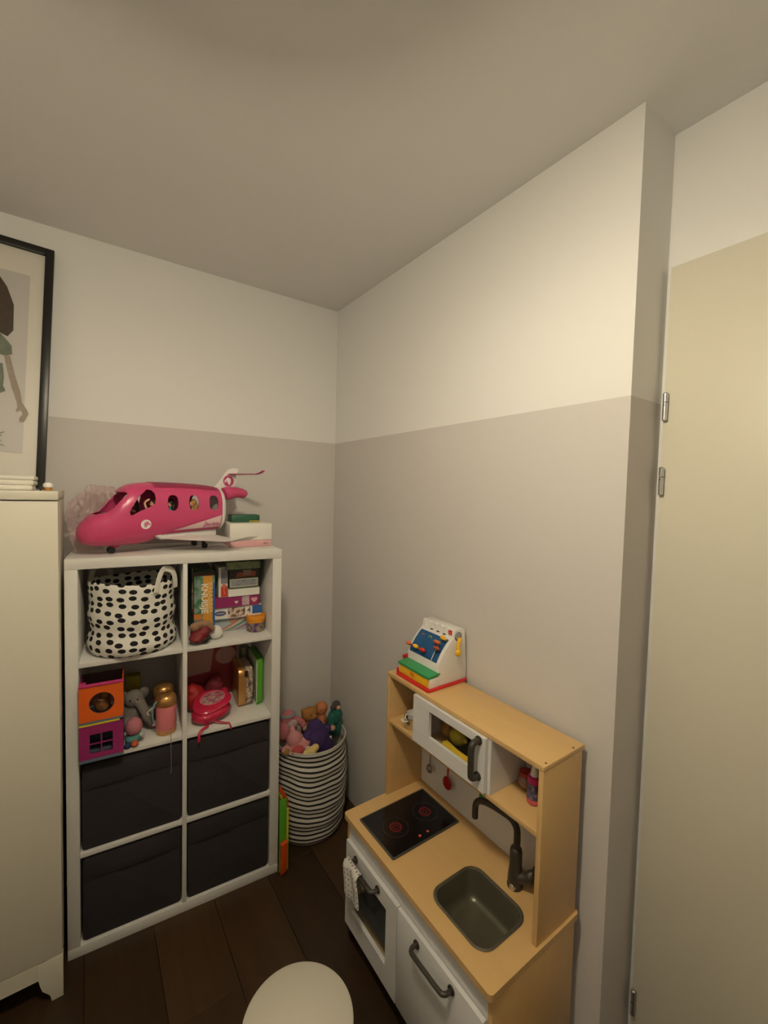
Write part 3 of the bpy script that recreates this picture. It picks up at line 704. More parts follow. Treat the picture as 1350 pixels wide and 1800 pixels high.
# items beside the house
yb = single('yellow_box', newbox(-0.03, 0.03, 0, 0.05, 0, 0.165, bev=0.004), mat('mustard_card', (0.42, 0.33, 0.02), 0.6), 'mustard yellow box at the back behind the grey plush', 'box', matrix=kw(0.205, 0.285, S2+0.0008))
el = thing('elephant_plush', 'grey plush elephant slumped beside the play house cubes', 'soft toy', matrix=kw(0.220, 0.176, S2+0.004))
M_GREYP = mat('grey_plush', (0.20, 0.175, 0.155), 0.95, bump=0.6, bscale=500, vary=0.15, vscale=50)
obj('body', blob([('e', (-0.012, 0, 0.060), (0.048, 0.048, 0.062)), ('e', (-0.010, -0.022, 0.120), (0.038, 0.036, 0.036)), ('t', [(0.008, -0.045, 0.115), (0.026, -0.066, 0.08), (0.040, -0.074, 0.044), (0.058, -0.078, 0.026)], [0.021, 0.012]), ('t', [(0.02, -0.02, 0.06), (0.045, -0.055, 0.03), (0.052, -0.07, 0.016)], [0.022, 0.015]), ('t', [(-0.03, -0.02, 0.05), (-0.035, -0.06, 0.02)], [0.022, 0.016])], 0.004), M_GREYP, el)
obj('ear', blob([('e', (0.022, -0.006, 0.128), (0.026, 0.010, 0.030), Euler((0.1, 0.3, 0.5)))], 0.003), M_GREYP, el)
obj('ear', blob([('e', (-0.045, -0.010, 0.126), (0.022, 0.010, 0.030), Euler((0.1, -0.3, -0.5)))], 0.003), M_GREYP, el)
for q in (-0.024, 0.002): obj('eye', ell(nb(), (q, -0.0565, 0.128), 0.0035, 10, 8), M_BLACK, el)
obj('trunk_tip', ell(nb(), (0.060, -0.079, 0.0245), (0.012, 0.011, 0.010)), M_PINKL, el)
single('pink_plush_ball', blob([('e', (0, 0, 0.034), (0.031, 0.031, 0.034))], 0.003), mat('rose_plush', (0.46, 0.16, 0.19), 0.95, bump=0.5, bscale=500), 'dull pink plush ball at the foot of the grey elephant', 'ball', matrix=kw(0.2085, 0.040, S2+0.030))
tl = thing('teal_plush', 'small teal soft toy with orange feet under the pink ball', 'soft toy', matrix=kw(0.206, 0.040, S2+0.001))
obj('body', blob([('e', (0, 0, 0.018), (0.028, 0.03, 0.017)), ('e', (0.016, 0.0, 0.026), (0.016, 0.018, 0.014))], 0.003), mat('teal_plush_cloth', (0.08, 0.22, 0.22), 0.9), tl)
obj('foot', ell(nb(), (0.006, -0.034, 0.012), (0.013, 0.016, 0.011)), mat('burnt_orange_plush', (0.50, 0.10, 0.03), 0.9), tl)
obj('foot', ell(nb(), (-0.018, -0.034, 0.010), (0.012, 0.014, 0.010)), mat('navy_plush', (0.02, 0.03, 0.10), 0.9), tl)
obj('belly_patch', ell(nb(), (0.029, -0.012, 0.032), (0.010, 0.012, 0.010)), mat('pale_mint_plush', (0.42, 0.50, 0.46), 0.9), tl)
def flask(label, a, b, body, rz=0.0, strap=False):
    t = thing('drinking_bottle', label, 'bottle', group='gold capped bottles in the left cube', matrix=kw(a, b, S2+0.0008, rz))
    obj('base', lathe(nb(), [(0.030, 0.0), (0.036, 0.002), (0.0375, 0.008), (0.0375, 0.018)], 36), M_GOLD, t)
    obj('body', lathe(nb(), [(0.037, 0.018), (0.0375, 0.020), (0.0375, 0.112), (0.036, 0.114)], 36), body, t)
    obj('cap', lathe(nb(), [(0.0375, 0.114), (0.0385, 0.116), (0.0385, 0.134), (0.036, 0.146), (0.028, 0.156), (0.014, 0.161), (0.002, 0.162)], 36), M_GOLD, t)
    obj('vent', ell(nb(), (-0.022, -0.024, 0.150), (0.003, 0.003, 0.002), 10, 8), M_BLACK, t)
    if strap:
        obj('strap', tube(nb(), smooth_pts([(-0.034, -0.012, 0.138), (-0.046, -0.016, 0.120), (-0.050, -0.018, 0.085), (-0.046, -0.016, 0.060), (-0.040, -0.012, 0.048)], 5), 0.006, 8, flat=0.5), mat('mint_silicone', (0.16, 0.38, 0.38), 0.5), t)
        obj('strap_loop', tube(nb(), smooth_pts([(-0.040, -0.016, 0.118), (-0.058, -0.02, 0.112), (-0.068, -0.022, 0.100), (-0.060, -0.02, 0.092)], 5), 0.0022, 6), mat('pale_cord', (0.55, 0.50, 0.45), 0.7), t)
        obj('cord', tube(nb(), smooth_pts([(0.014, -0.0385, 0.030), (0.013, -0.062, 0.006), (0.012, -0.085, -0.008), (0.012, -0.088, -0.05), (0.013, -0.088, -0.105), (0.011, -0.088, -0.128)], 5), 0.0012, 6), mat('grey_cord', (0.20, 0.18, 0.17), 0.7), t)
    return t
flask('pink drinking bottle with gold cap in front of its twin', 0.322, 0.066, mat('salmon_pink_lacquer', (0.60, 0.17, 0.19), 0.4), strap=True)
flask('gold capped bottle half hidden behind the pink one', 0.318, 0.162, mat('dark_rose_lacquer', (0.25, 0.03, 0.07), 0.4))

# ================================================================== SECOND ROW RIGHT: purse, tin, books
bb = thing('toy_case', 'dark pink cardboard case with pale shapes at the back of the cube', 'case', matrix=kw(0.545, 0.300, S2+0.0008))
obj('case_body', newbox(-0.14, 0.098, 0, 0.06, 0, 0.30, bev=0.004), mat('dark_rose_card', (0.30, 0.035, 0.045), 0.5), bb)
obj('pale_label', prism(nb(), [(-0.128, 0.112), (-0.022, 0.122), (-0.006, 0.235), (-0.120, 0.226)], 'Y', -0.0012, 0.0004), mat('faded_pink_print', (0.44, 0.24, 0.22), 0.5), bb)
obj('pale_label', prism(nb(), circ(0.048, 0.188, 0.048, 20, 0.042), 'Y', -0.0012, 0.0004), mat('faded_pink_print', ()), bb)
obj('brown_trim', newbox(-0.139, 0.097, -0.001, 0.001, 0.262, 0.292), mat('brown_trim_print', (0.16, 0.06, 0.02), 0.5), bb)
single('red_bag', wobble(blob([('e', (0, 0, 0.055), (0.045, 0.05, 0.056)), ('e', (-0.01, 0, 0.09), (0.03, 0.035, 0.03))], 0.004), 0.004, 40, 8), mat('crimson_cloth', (0.36, 0.012, 0.012), 0.6), 'crimson cloth bag behind the pink purse, left side', 'bag', matrix=kw(0.444, 0.185, S2+0.004))
single('maroon_bag', wobble(blob([('e', (0, 0, 0.055), (0.045, 0.04, 0.058)), ('e', (0.01, 0, 0.095), (0.026, 0.03, 0.025))], 0.004), 0.004, 40, 9), mat('maroon_cloth', (0.17, 0.010, 0.022), 0.7), 'dark maroon cloth bundle between purse and cardboard case', 'bag', matrix=kw(0.532, 0.235, S2+0.012))
ps = thing('toy_purse', 'glossy pink toy purse with oval picture and straps', 'purse', matrix=kw(0.497, 0.090, S2+0.001, 0.10))
M_VINYL = mat('glossy_pink_vinyl', (0.48, 0.016, 0.055), 0.22)
pb = blob([('e', (0, 0, 0.034), (0.082, 0.066, 0.034)), ('e', (-0.02, -0.02, 0.03), (0.066, 0.05, 0.03)), ('e', (0.02, 0.012, 0.040), (0.06, 0.05, 0.032))], 0.004)
obj('purse_body', wobble(pb, 0.004, 30, 4), M_VINYL, ps)
def pad(cx, cy, rx, ry, z, tilt, thick, n=28, lobes=0.0):
    bm = nb(); rows = []
    for k_, (s, dz) in enumerate(((0.02, 0.5), (0.6, 0.5), (0.93, 0.35), (1.0, 0.0), (0.95, -0.4))):
        row = []
        for i in range(n):
            a = 2*PI*i/n; rr = s*(1+lobes*math.cos(3*a+0.5))
            x_, y_ = cx+rx*rr*math.cos(a), cy+ry*rr*math.sin(a)
            row.append((x_, y_, z+dz*thick+tilt[0]*x_+tilt[1]*y_))
        rows.append(row)
    V, F = quadgrid(bm, rows, closed_u=True); bm.faces.new(V[0]); bm.faces.new(V[-1]); return bm
obj('flap', wobble(pad(0.0, 0.0, 0.080, 0.062, 0.073, (0.10, 0.30), 0.018, lobes=0.06), 0.003, 35, 6), M_VINYL, ps)
obj('picture', pad(0.006, 0.004, 0.048, 0.034, 0.083, (0.10, 0.30), 0.003), blotch('purse_picture', [(0.34, 0.20, 0.16), (0.42, 0.30, 0.26), (0.40, 0.08, 0.12), (0.12, 0.16, 0.30)], 60, 0.25), ps)
obj('picture_rim', tube(nb(), [(0.006+0.050*math.cos(q*PI/16), 0.004+0.036*math.sin(q*PI/16), 0.0845+0.10*(0.006+0.050*math.cos(q*PI/16))+0.30*(0.004+0.036*math.sin(q*PI/16))) for q in range(33)], 0.0016, 6), mat('pale_pink_trim', (0.70, 0.20, 0.25), 0.3), ps)
obj('tab', newbox(0.052, 0.078, 0.030, 0.058, 0.078, 0.098, bev=0.005), M_VINYL, ps)
obj('strap', tube(nb(), smooth_pts([(-0.055, -0.040, 0.020), (-0.030, -0.070, 0.010), (-0.058, -0.088, 0.006), (-0.070, -0.096, -0.004), (-0.072, -0.102, -0.022), (-0.074, -0.1005, -0.034)], 5), 0.0055, 8, flat=0.4), M_VINYL, ps)
obj('strap', tube(nb(), smooth_pts([(0.0, -0.060, 0.014), (0.030, -0.078, 0.006), (0.048, -0.088, 0.004), (0.054, -0.094, -0.006), (0.056, -0.102, -0.018)], 5), 0.0055, 8, flat=0.5), M_VINYL, ps)
tn = thing('lunch_tin', 'gold lunch tin with printed brown side in the second row', 'tin', matrix=kw(0.650, 0.118, S2+0.0008, -0.02))
obj('gold_band', prism(nb(), rrect(0.0, 0.17, 0.0, 0.178, 0.028, 6), 'X', -0.034, -0.002, bev=0.003), M_GOLD, tn)
obj('printed_side', prism(nb(), rrect(0.002, 0.168, 0.002, 0.176, 0.027, 6), 'X', -0.0018, 0.030, bev=0.003), blotch('tin_print', [(0.07, 0.03, 0.03), (0.24, 0.15, 0.11), (0.50, 0.42, 0.32), (0.14, 0.06, 0.09)], 45, 0.3), tn)
obj('hinge_clip', newbox(-0.008, 0.006, -0.003, 0.002, 0.140, 0.168, bev=0.001), mat('dark_bronze_clip', (0.06, 0.03, 0.012), 0.4, 0.6), tn)
single('olive_bottle', lathe(nb(), [(0.030, 0.0), (0.034, 0.003), (0.034, 0.10), (0.024, 0.12), (0.024, 0.20), (0.022, 0.204)], 26), mat('smoky_olive_plastic', (0.20, 0.18, 0.11), 0.2), 'smoky olive bottle standing behind the gold tin', 'bottle', matrix=kw(0.688, 0.340, S2+0.0008))
gb = thing('green_book', 'bright green edged book at the right end of the second row', 'book', matrix=kw(0.7125, 0.118, S2+0.0008, -0.015))
obj('cover', newbox(-0.0125, 0.0115, 0, 0.18, 0.006, 0.212, bev=0.002), M_LIME, gb)
obj('pages', newbox(-0.0165, -0.0128, 0.004, 0.176, 0.003, 0.206), mat('pale_green_paper', (0.52, 0.60, 0.44), 0.6), gb)
obj('foot', newbox(-0.0165, -0.004, -0.002, 0.006, 0.0, 0.0055), M_LIME, gb)

# ================================================================== TOP OF THE SHELVING UNIT
# ---- toy aeroplane.  local frame: x from nose to tail, y away from the viewer side, z up
PA = math.radians(17)
PM = kw(0.045, 0.085, 0.0) @ Matrix.Rotation(PA, 4, 'Z')
pl = thing('toy_aeroplane', 'hot pink toy aeroplane with white tail on the shelving unit', 'toy plane', matrix=PM @ Matrix.Translation((0, 0, KH)))
ROOT[pl.name] = pl.matrix_world.copy()
Z0 = KH
SEC = [(-0.018, 1.5475, 0.004, 0.004), (-0.012, 1.550, 0.026, 0.030), (0.0, 1.553, 0.040, 0.048), (0.02, 1.560, 0.055, 0.064), (0.045, 1.566, 0.065, 0.075),
       (0.068, 1.572, 0.071, 0.081), (0.085, 1.584, 0.084, 0.085), (0.105, 1.600, 0.101, 0.088), (0.128, 1.6125, 0.1125, 0.090), (0.150, 1.619, 0.119, 0.091), (0.180, 1.6225, 0.1215, 0.092),
       (0.215, 1.628, 0.1195, 0.0925), (0.25, 1.635, 0.1125, 0.093), (0.30, 1.639, 0.1085, 0.093), (0.36, 1.641, 0.105, 0.093), (0.42, 1.6415, 0.1015, 0.0925), (0.47, 1.641, 0.0975, 0.0915), (0.497, 1.640, 0.094, 0.090)]
NEXP = 2.7
def sec_at(s):
    for a, b in zip(SEC, SEC[1:]):
        if a[0] <= s <= b[0]:
            k_ = (s-a[0])/(b[0]-a[0]); return [a[i]+(b[i]-a[i])*k_ for i in range(4)]
    return list(SEC[-1] if s > 0 else SEC[0])
def ring(s, d=0.0, n=56):
    _, zc, h, w_ = sec_at(s); out = []
    for i in range(n):
        a = 2*PI*i/n; c, q = math.cos(a), math.sin(a)
        out.append(Vector((s, math.copysign(abs(c)**(2/NEXP), c)*max(w_-d, 0.001), math.copysign(abs(q)**(2/NEXP), q)*max(h-d, 0.001)+zc-Z0)))
    return out
def side_y(s, z):
    _, zc, h, w_ = sec_at(s); k_ = min(0.999, abs((z-zc)/h)); return -w_*(1-k_**NEXP)**(1/NEXP)
fus = nb()
ss = []
for a, b in zip(SEC, SEC[1:]):
    m_ = 3 if b[0]-a[0] > 0.015 else 2
    ss += [a[0]+(b[0]-a[0])*k_/m_ for k_ in range(m_)]
ss.append(SEC[-1][0])
outer = [ring(s) for s in ss]; inn = [ring(s, 0.0035) for s in ss if s > -0.008]
Vo, _f = quadgrid(fus, outer, closed_u=True); Vi, _f = quadgrid(fus, inn, closed_u=True)
fus.faces.new(Vo[0]); fus.faces.new(Vi[0])
n = len(Vo[0])
for i in range(n): fus.faces.new((Vo[-1][i], Vo[-1][(i+1) % n], Vi[-1][(i+1) % n], Vi[-1][i]))
def yp(poly, y0, y1): return prism(nb(), [(p[0], p[1]-Z0) for p in poly], 'Y', y0, y1)
cutters = []
side = [(0.196, 1.719), (0.212, 1.716), (0.222, 1.704), (0.2245, 1.685), (0.221, 1.664), (0.205, 1.652), (0.165, 1.634), (0.142, 1.620), (0.134, 1.622), (0.131, 1.632), (0.140, 1.650), (0.165, 1.690)]
cutters.append(yp(side, -0.2, -0.02)); cutters.append(yp(side, 0.02, 0.2))
for s in (0.288, 0.372, 0.458):
    win = [(s+0.0205*math.copysign(abs(math.cos(q))**(2/2.6), math.cos(q)), 1.667+0.0315*math.copysign(abs(math.sin(q))**(2/2.6), math.sin(q))) for q in [2*PI*k_/28 for k_ in range(28)]]
    cutters.append(yp(win, -0.2, 0.2 if s > 0.44 else -0.02))
ws = [(-0.060, 1.707), (0.060, 1.707), (0.071, 1.701), (0.073, 1.680), (0.068, 1.648), (0.056, 1.630), (0.030, 1.622), (-0.030, 1.622), (-0.056, 1.630), (-0.068, 1.648), (-0.073, 1.680), (-0.071, 1.701)]
cutters.append(prism(nb(), [(p[0], p[1]-Z0) for p in ws], 'X', -0.03, 0.150))
# belly notch: the pink shell ends at the sill behind s = .25
cutters.append(yp([(0.235, 1.505), (0.262, 1.540), (0.60, 1.553), (0.60, 1.48), (0.235, 1.48)], -0.2, 0.2))
obj('fuselage', cut(fus, cutters), M_PINK, pl, smooth=30)
# belly
bel = nb(); rows = []
for s in (0.228, 0.26, 0.32, 0.40, 0.47, 0.494):
    zt_ = 1.540+0.013*(s-0.262)/0.3-0.001
    zl = 1.516 if s > 0.24 else 1.530
    wy = abs(side_y(s, zt_))-0.002
    rows.append([Vector((s, y_, z_-Z0)) for y_, z_ in ((-wy, zt_), (-wy, zl+0.006), (-wy+0.012, zl), (wy-0.012, zl), (wy, zl+0.006), (wy, zt_))])
V, F = quadgrid(bel, rows, closed_u=True); bel.faces.new(V[0]); bel.faces.new(V[-1])
obj('belly', bel, M_PLASTW, pl)
# sill strip along the lower edge
for sg in (-1, 1):
    obj('sill', tube(nb(), [(s, sg*(abs(side_y(s, 1.541+0.013*(s-0.262)/0.3))+0.001), 1.543+0.013*(s-0.262)/0.3-Z0) for s in (0.255, 0.30, 0.36, 0.42, 0.47, 0.495)], 0.0032, 6), M_PINKD, pl)
# roof hatch (slightly proud)
rows = []
for s in [0.226+0.26*k_/14 for k_ in range(15)]:
    r_ = ring(s, -0.0022, 72); rows.append([p for p in r_ if p.z+Z0 > 1.716])
kmin = min(len(r_) for r_ in rows); rows = [r_[(len(r_)-kmin)//2:(len(r_)-kmin)//2+kmin] for r_ in rows]
hb_ = nb(); V, F = quadgrid(hb_, rows)
bmesh.ops.solidify(hb_, geom=hb_.faces[:], thickness=0.002)
obj('roof_hatch', hb_, M_PINK, pl, smooth=30)
# white tail end dome
rows = [ring(0.497, 0.001+d) for d in (0.0,)]
tail = nb(); rows = []
for s, d in ((0.4975, -0.0015), (0.503, -0.0015), (0.510, 0.002), (0.518, 0.010), (0.525, 0.026), (0.529, 0.05), (0.5305, 0.08)):
    _, zc, h, w_ = SEC[-1]
    rows.append([Vector((s, math.copysign(abs(math.cos(a))**(2/NEXP), math.cos(a))*max(w_-d, 0.002), math.copysign(abs(math.sin(a))**(2/NEXP), math.sin(a))*max(h-d, 0.002)+zc-Z0)) for a in [2*PI*i/56 for i in range(56)]])
V, F = quadgrid(tail, rows, closed_u=True); tail.faces.new(V[0]); tail.faces.new(V[-1])
obj('tail_cone', tail, M_PLASTW, pl)
fin = obj('tail_fin', prism(nb(), [(p[0], p[1]-Z0) for p in [(0.487, 1.728), (0.512, 1.746), (0.534, 1.774), (0.552, 1.803), (0.572, 1.819), (0.590, 1.826), (0.618, 1.823), (0.614, 1.812), (0.606, 1.790), (0.600, 1.755), (0.586, 1.715), (0.560, 1.690), (0.533, 1.672), (0.528, 1.690), (0.500, 1.715)]], 'Y', -0.008, 0.008, bev=0.003), M_PLASTW, pl)
def disc_y(s, z, r, y, th=0.001, n=32): return lathe(nb(), [(r, -th), (r, th)], n, (s, y, z-Z0), axis='Y')
HEAD = [(-0.10, 0.62), (0.25, 0.70), (0.50, 0.52), (0.60, 0.28), (0.85, 0.20), (0.92, -0.10), (0.78, -0.35), (0.62, -0.25), (0.66, 0.0), (0.48, 0.06), (0.30, -0.25), (0.14, -0.30), (0.10, -0.62), (-0.36, -0.68), (-0.28, -0.36), (-0.40, -0.30), (-0.52, -0.10), (-0.44, 0.10), (-0.44, 0.38)]
lg = obj('logo_disc', disc_y(0.566, 1.765, 0.0245, -0.0085), M_PINKD, fin)
obj('logo_ring', ring_plate(nb(), circ(0.566, 1.765-Z0, 0.0275, 32), circ(0.566, 1.765-Z0, 0.0250, 32), 'Y', -0.0092, -0.0078), M_PINKL, fin)
obj('logo_profile', prism(nb(), [(0.566-0.022*p[0], 1.764-Z0+0.024*p[1]) for p in HEAD], 'Y', -0.0102, -0.0094), M_PRINTW, fin)
for sg in (-1, 1):
    st = nb(); rows = []
    for t_, s0, s1, zz, th in ((0.006, 0.556, 0.606, 1.797, 0.0045), (0.07, 0.594, 0.630, 1.798, 0.0035), (0.128, 0.628, 0.654, 1.799, 0.003), (0.142, 0.640, 0.662, 1.805, 0.0025), (0.152, 0.652, 0.668, 1.815, 0.002)):
        rows.append([Vector((s0, sg*t_, zz-Z0)), Vector(((s0+s1)/2, sg*t_, zz+th-Z0)), Vector((s1, sg*t_, zz-Z0)), Vector(((s0+s1)/2, sg*t_, zz-th-Z0))])
    V, F = quadgrid(st, rows, closed_u=True); st.faces.new(V[0]); st.faces.new(V[-1])
    obj('tailplane', st, M_PINK, pl)
    en = obj('engine', tube(nb(), [(0.522, sg*0.052, 1.706-Z0), (0.530, sg*0.052, 1.7075-Z0), (0.552, sg*0.052, 1.710-Z0), (0.580, sg*0.052, 1.713-Z0), (0.604, sg*0.052, 1.711-Z0), (0.622, sg*0.053, 1.704-Z0), (0.628, sg*0.054, 1.699-Z0)], [0.0275, 0.030, 0.0285, 0.0235, 0.0225, 0.0195, 0.014], 22), M_PINK, pl)
    obj('engine_intake', lathe(nb(), [(0.0245, -0.001), (0.023, 0.001)], 22, (0.5205, sg*0.052, 1.706-Z0), axis='X'), mat('deeper_pink_plastic', (0.58, 0.03, 0.20), 0.35), en)
    obj('engine_pylon', newbox(0.545, 0.585, min(sg*0.008, sg*0.035), max(sg*0.008, sg*0.035), 1.706-Z0, 1.714-Z0, bev=0.002), M_PLASTW, pl)
    wg = nb(); rows = []
    for t_, s0, s1, zz, th in ((0.070, 0.236, 0.482, 1.523, 0.006), (0.15, 0.330, 0.500, 1.5165, 0.0045), (0.235, 0.436, 0.522, 1.5115, 0.003), (0.250, 0.462, 0.545, 1.516, 0.0025), (0.262, 0.520, 0.572, 1.529, 0.0015)):
        zz += 0.002
        rows.append([Vector((s0, sg*t_, zz-Z0)), Vector((s0*0.6+s1*0.4, sg*t_, zz+th-Z0)), Vector((s1, sg*t_, zz-Z0)), Vector((s0*0.6+s1*0.4, sg*t_, zz-th-Z0))])
    V, F = quadgrid(wg, rows, closed_u=True); wg.faces.new(V[0]); wg.faces.new(V[-1])
    if sg < 0: obj('wing', wg, M_PLASTW, pl)
    else: wg.free(); obj('wing', newbox(0.26, 0.47, 0.070, 0.125, 1.520-Z0, 1.529-Z0, bev=0.002), M_PLASTW, pl)   # folded far wing
    # main wheels
    ax = obj('wheel_strut', newbox(0.424, 0.436, sg*0.052-0.005, sg*0.052+0.005, 0.010, 0.047, bev=0.001), M_BLACK, pl)
    obj('wheel', lathe(nb(), [(0.008, -0.006), (0.0118, -0.004), (0.0118, 0.004), (0.008, 0.006)], 22, (0.430, sg*0.052-0.0115*1, 0.0120), axis='Y'), M_BLACK, pl)
obj('nose_leg', prism(nb(), [(0.082, 0.037), (0.125, 0.037), (0.122, 0.026), (0.106, 0.014), (0.096, 0.014)], 'Y', -0.008, 0.008, bev=0.002), M_PINK, pl)
for q in (-0.0115, 0.0115): obj('wheel', lathe(nb(), [(0.008, -0.004), (0.0125, -0.003), (0.0125, 0.003), (0.008, 0.004)], 22, (0.092 if q < 0 else 0.094, q, 0.0127), axis='Y'), M_BLACK, pl)
# decals on the near side
def decal(name, f, m, off=0.0008, parent=pl): return obj(name, f, m, parent, smooth=60)
rows = []
for k_ in range(13):
    s = 0.285+0.208*k_/12; z0_ = 1.549+0.013*(s-0.262)/0.3; z1_ = 1.550+(1.614-1.550)*k_/12
    rows.append([Vector((s, side_y(s, z0_+(z1_-z0_)*j/4)-0.0012, z0_+(z1_-z0_)*j/4-Z0)) for j in range(5)])
bm = nb(); quadgrid(bm, rows); obj('stripe_decal', bm, mat('pearl_pink_print', (0.74, 0.55, 0.55), 0.4), pl)
def on_side(bm, off=0.0020):
    for v in bm.verts: v.co = Vector((v.co.x, side_y(v.co.x, v.co.y)-off, v.co.y-Z0))
    return bm
for (s0, z0_), (s1, z1_) in (((0.285, 1.556), (0.493, 1.617)), ((0.420, 1.557), (0.424, 1.590)), ((0.285, 1.551), (0.493, 1.5605))):
    bm = nb(); dx, dz = s1-s0, z1_-z0_; L_ = math.hypot(dx, dz); nx, nz_ = -dz/L_*0.0014, dx/L_*0.0014
    quadgrid(bm, [[Vector((s0+dx*k_/10+nx*q, z0_+dz*k_/10+nz_*q, 0)) for q in (-1, 1)] for k_ in range(11)])
    obj('pinstripe', on_side(bm, 0.0016), M_PINKD, pl)
tx = text_bm('Barbie', 0.0245, 0.0004); tx.transform(Matrix(((1, 0.25, 0, 0.4550), (0.06, 1, 0, 1.5745), (0, 0, 1, 0), (0, 0, 0, 1))))
obj('lettering', on_side(tx), mat('rose_lettering', (0.50, 0.10, 0.26), 0.5), pl, smooth=0)
bm = nb(); bmesh.ops.create_circle(bm, cap_ends=True, radius=0.0185, segments=28, matrix=Matrix.Translation((0.188, 1.584, 0))); 
lg = obj('logo_disc', on_side(bm, 0.0012), M_PRINTW, pl)
bm = nb(); bm.faces.new([bm.verts.new((0.1885+0.0165*p[0], 1.584+0.0165*p[1], 0)) for p in HEAD]); bmesh.ops.triangulate(bm, faces=bm.faces[:])
obj('logo_profile', on_side(bm, 0.0022), mat('soft_pink_print', (0.62, 0.16, 0.28), 0.5), lg)
obj('cabin_floor', newbox(0.07, 0.49, -0.07, 0.07, 1.575-Z0, 1.578-Z0), mat('grey_cabin_floor', (0.36, 0.37, 0.36), 0.5), pl)
obj('dashboard', prism(nb(), [(0.070, 1.585-Z0), (0.105, 1.585-Z0), (0.105, 1.612-Z0), (0.074, 1.628-Z0)], 'Y', -0.055, 0.055, bev=0.002), mat('grey_green_plastic', (0.32, 0.36, 0.31), 0.5), pl)
# dolls inside the cabin
def doll(name, label, s, y, hair, dress, lean=0.0, arm=None):
    t = thing(name, label, 'doll', matrix=PM @ Matrix.Translation((s, y, 1.5785)) @ Matrix.Rotation(lean, 4, 'Y'))
    obj('body', blob([('e', (0, 0, 0.024), (0.014, 0.018, 0.024)), ('e', (0, 0, 0.048), (0.011, 0.015, 0.014)), ('t', [(0, 0, 0.055), (0, 0, 0.070)], [0.006, 0.006]), ('t', [(-0.004, -0.008, 0.012), (-0.035, -0.009, 0.014), (-0.040, -0.009, 0.004)], [0.009, 0.006]), ('t', [(-0.004, 0.008, 0.012), (-0.035, 0.009, 0.014), (-0.040, 0.009, 0.004)], [0.009, 0.006])], 0.0025), dress, t)
    obj('head', blob([('e', (-0.002, 0, 0.083), (0.0125, 0.0115, 0.015)), ('e', (-0.014, 0, 0.081), (0.003, 0.002, 0.003))], 0.0018), M_SKIN, t)
    obj('hair', blob([('e', (0.003, 0, 0.088), (0.0145, 0.0145, 0.0145)), ('e', (0.010, 0, 0.066), (0.009, 0.014, 0.026))], 0.002), hair, t)
    for q in (-1, 1):
        obj('eye', ell(nb(), (-0.0138, q*0.005, 0.085), 0.0016, 8, 6), M_HAIRD, t)
        pts = arm if arm and q < 0 else [(0, q*0.016, 0.052), (-0.012, q*0.022, 0.034), (-0.028, q*0.016, 0.030)]
        obj('arm', tube(nb(), smooth_pts(pts, 5), [0.0052, 0.0034], 8), M_SKIN, t)
    return t
doll('fashion_doll', 'dark haired doll at the front of the pink plane cabin', 0.178, 0.020, M_HAIRD, mat('wine_cloth', (0.20, 0.015, 0.04), 0.8), arm=[(0, -0.016, 0.052), (-0.028, -0.020, 0.062), (-0.062, -0.012, 0.074)])
doll('fashion_doll', 'doll in teal behind the plane side window beside the logo', 0.232, -0.045, M_HAIRD, mat('teal_blue_cloth', (0.03, 0.17, 0.24), 0.8), arm=[(0, -0.014, 0.052), (-0.022, -0.024, 0.045), (-0.040, -0.018, 0.085), (-0.022, -0.018, 0.102)])
doll('fashion_doll', 'doll in blue seen through the first round cabin window', 0.300, -0.030, M_HAIRD, mat('bright_blue_cloth', (0.03, 0.22, 0.34), 0.7))
doll('fashion_doll', 'blond doll seen through the middle round cabin window', 0.386, -0.045, M_HAIRB, mat('peach_cloth', (0.55, 0.28, 0.18), 0.8))

# ---- boxes beside the plane
gx = thing('gift_box', 'white lidded box with pale pink base beside the plane tail', 'box', matrix=kw(0.668, 0.128, KH+0.0006, 0.02))
obj('box_base', newbox(-0.090, 0.090, 0.003, 0.177, 0, 0.030, bev=0.001), mat('pale_pink_card', (0.66, 0.36, 0.37), 0.5), gx)
obj('lid', newbox(-0.0925, 0.0925, 0, 0.18, 0.0303, 0.104, bev=0.0015), mat('white_box_card', (0.74, 0.72, 0.66), 0.5), gx)
obj('logo_print', prism(nb(), [(0.052, 0.016), (0.060, 0.018), (0.066, 0.015), (0.076, 0.013), (0.080, 0.010), (0.068, 0.011), (0.060, 0.012)], 'Y', 0.0022, 0.0035), mat('grey_mauve_print', (0.22, 0.12, 0.14), 0.5), gx)
gt = thing('green_game_box', 'dark green flat box with yellow corner on the white lid', 'box', matrix=kw(0.668, 0.215, KH+0.1052, 0.0))
obj('carton', newbox(-0.070, 0.058, 0, 0.09, 0, 0.033, bev=0.0012), mat('bottle_green_card', (0.012, 0.085, 0.040), 0.45), gt)
obj('yellow_print', newbox(0.010, 0.057, -0.0008, 0.0004, 0.001, 0.008), mat('mustard_print', (0.45, 0.32, 0.03), 0.5), gt)
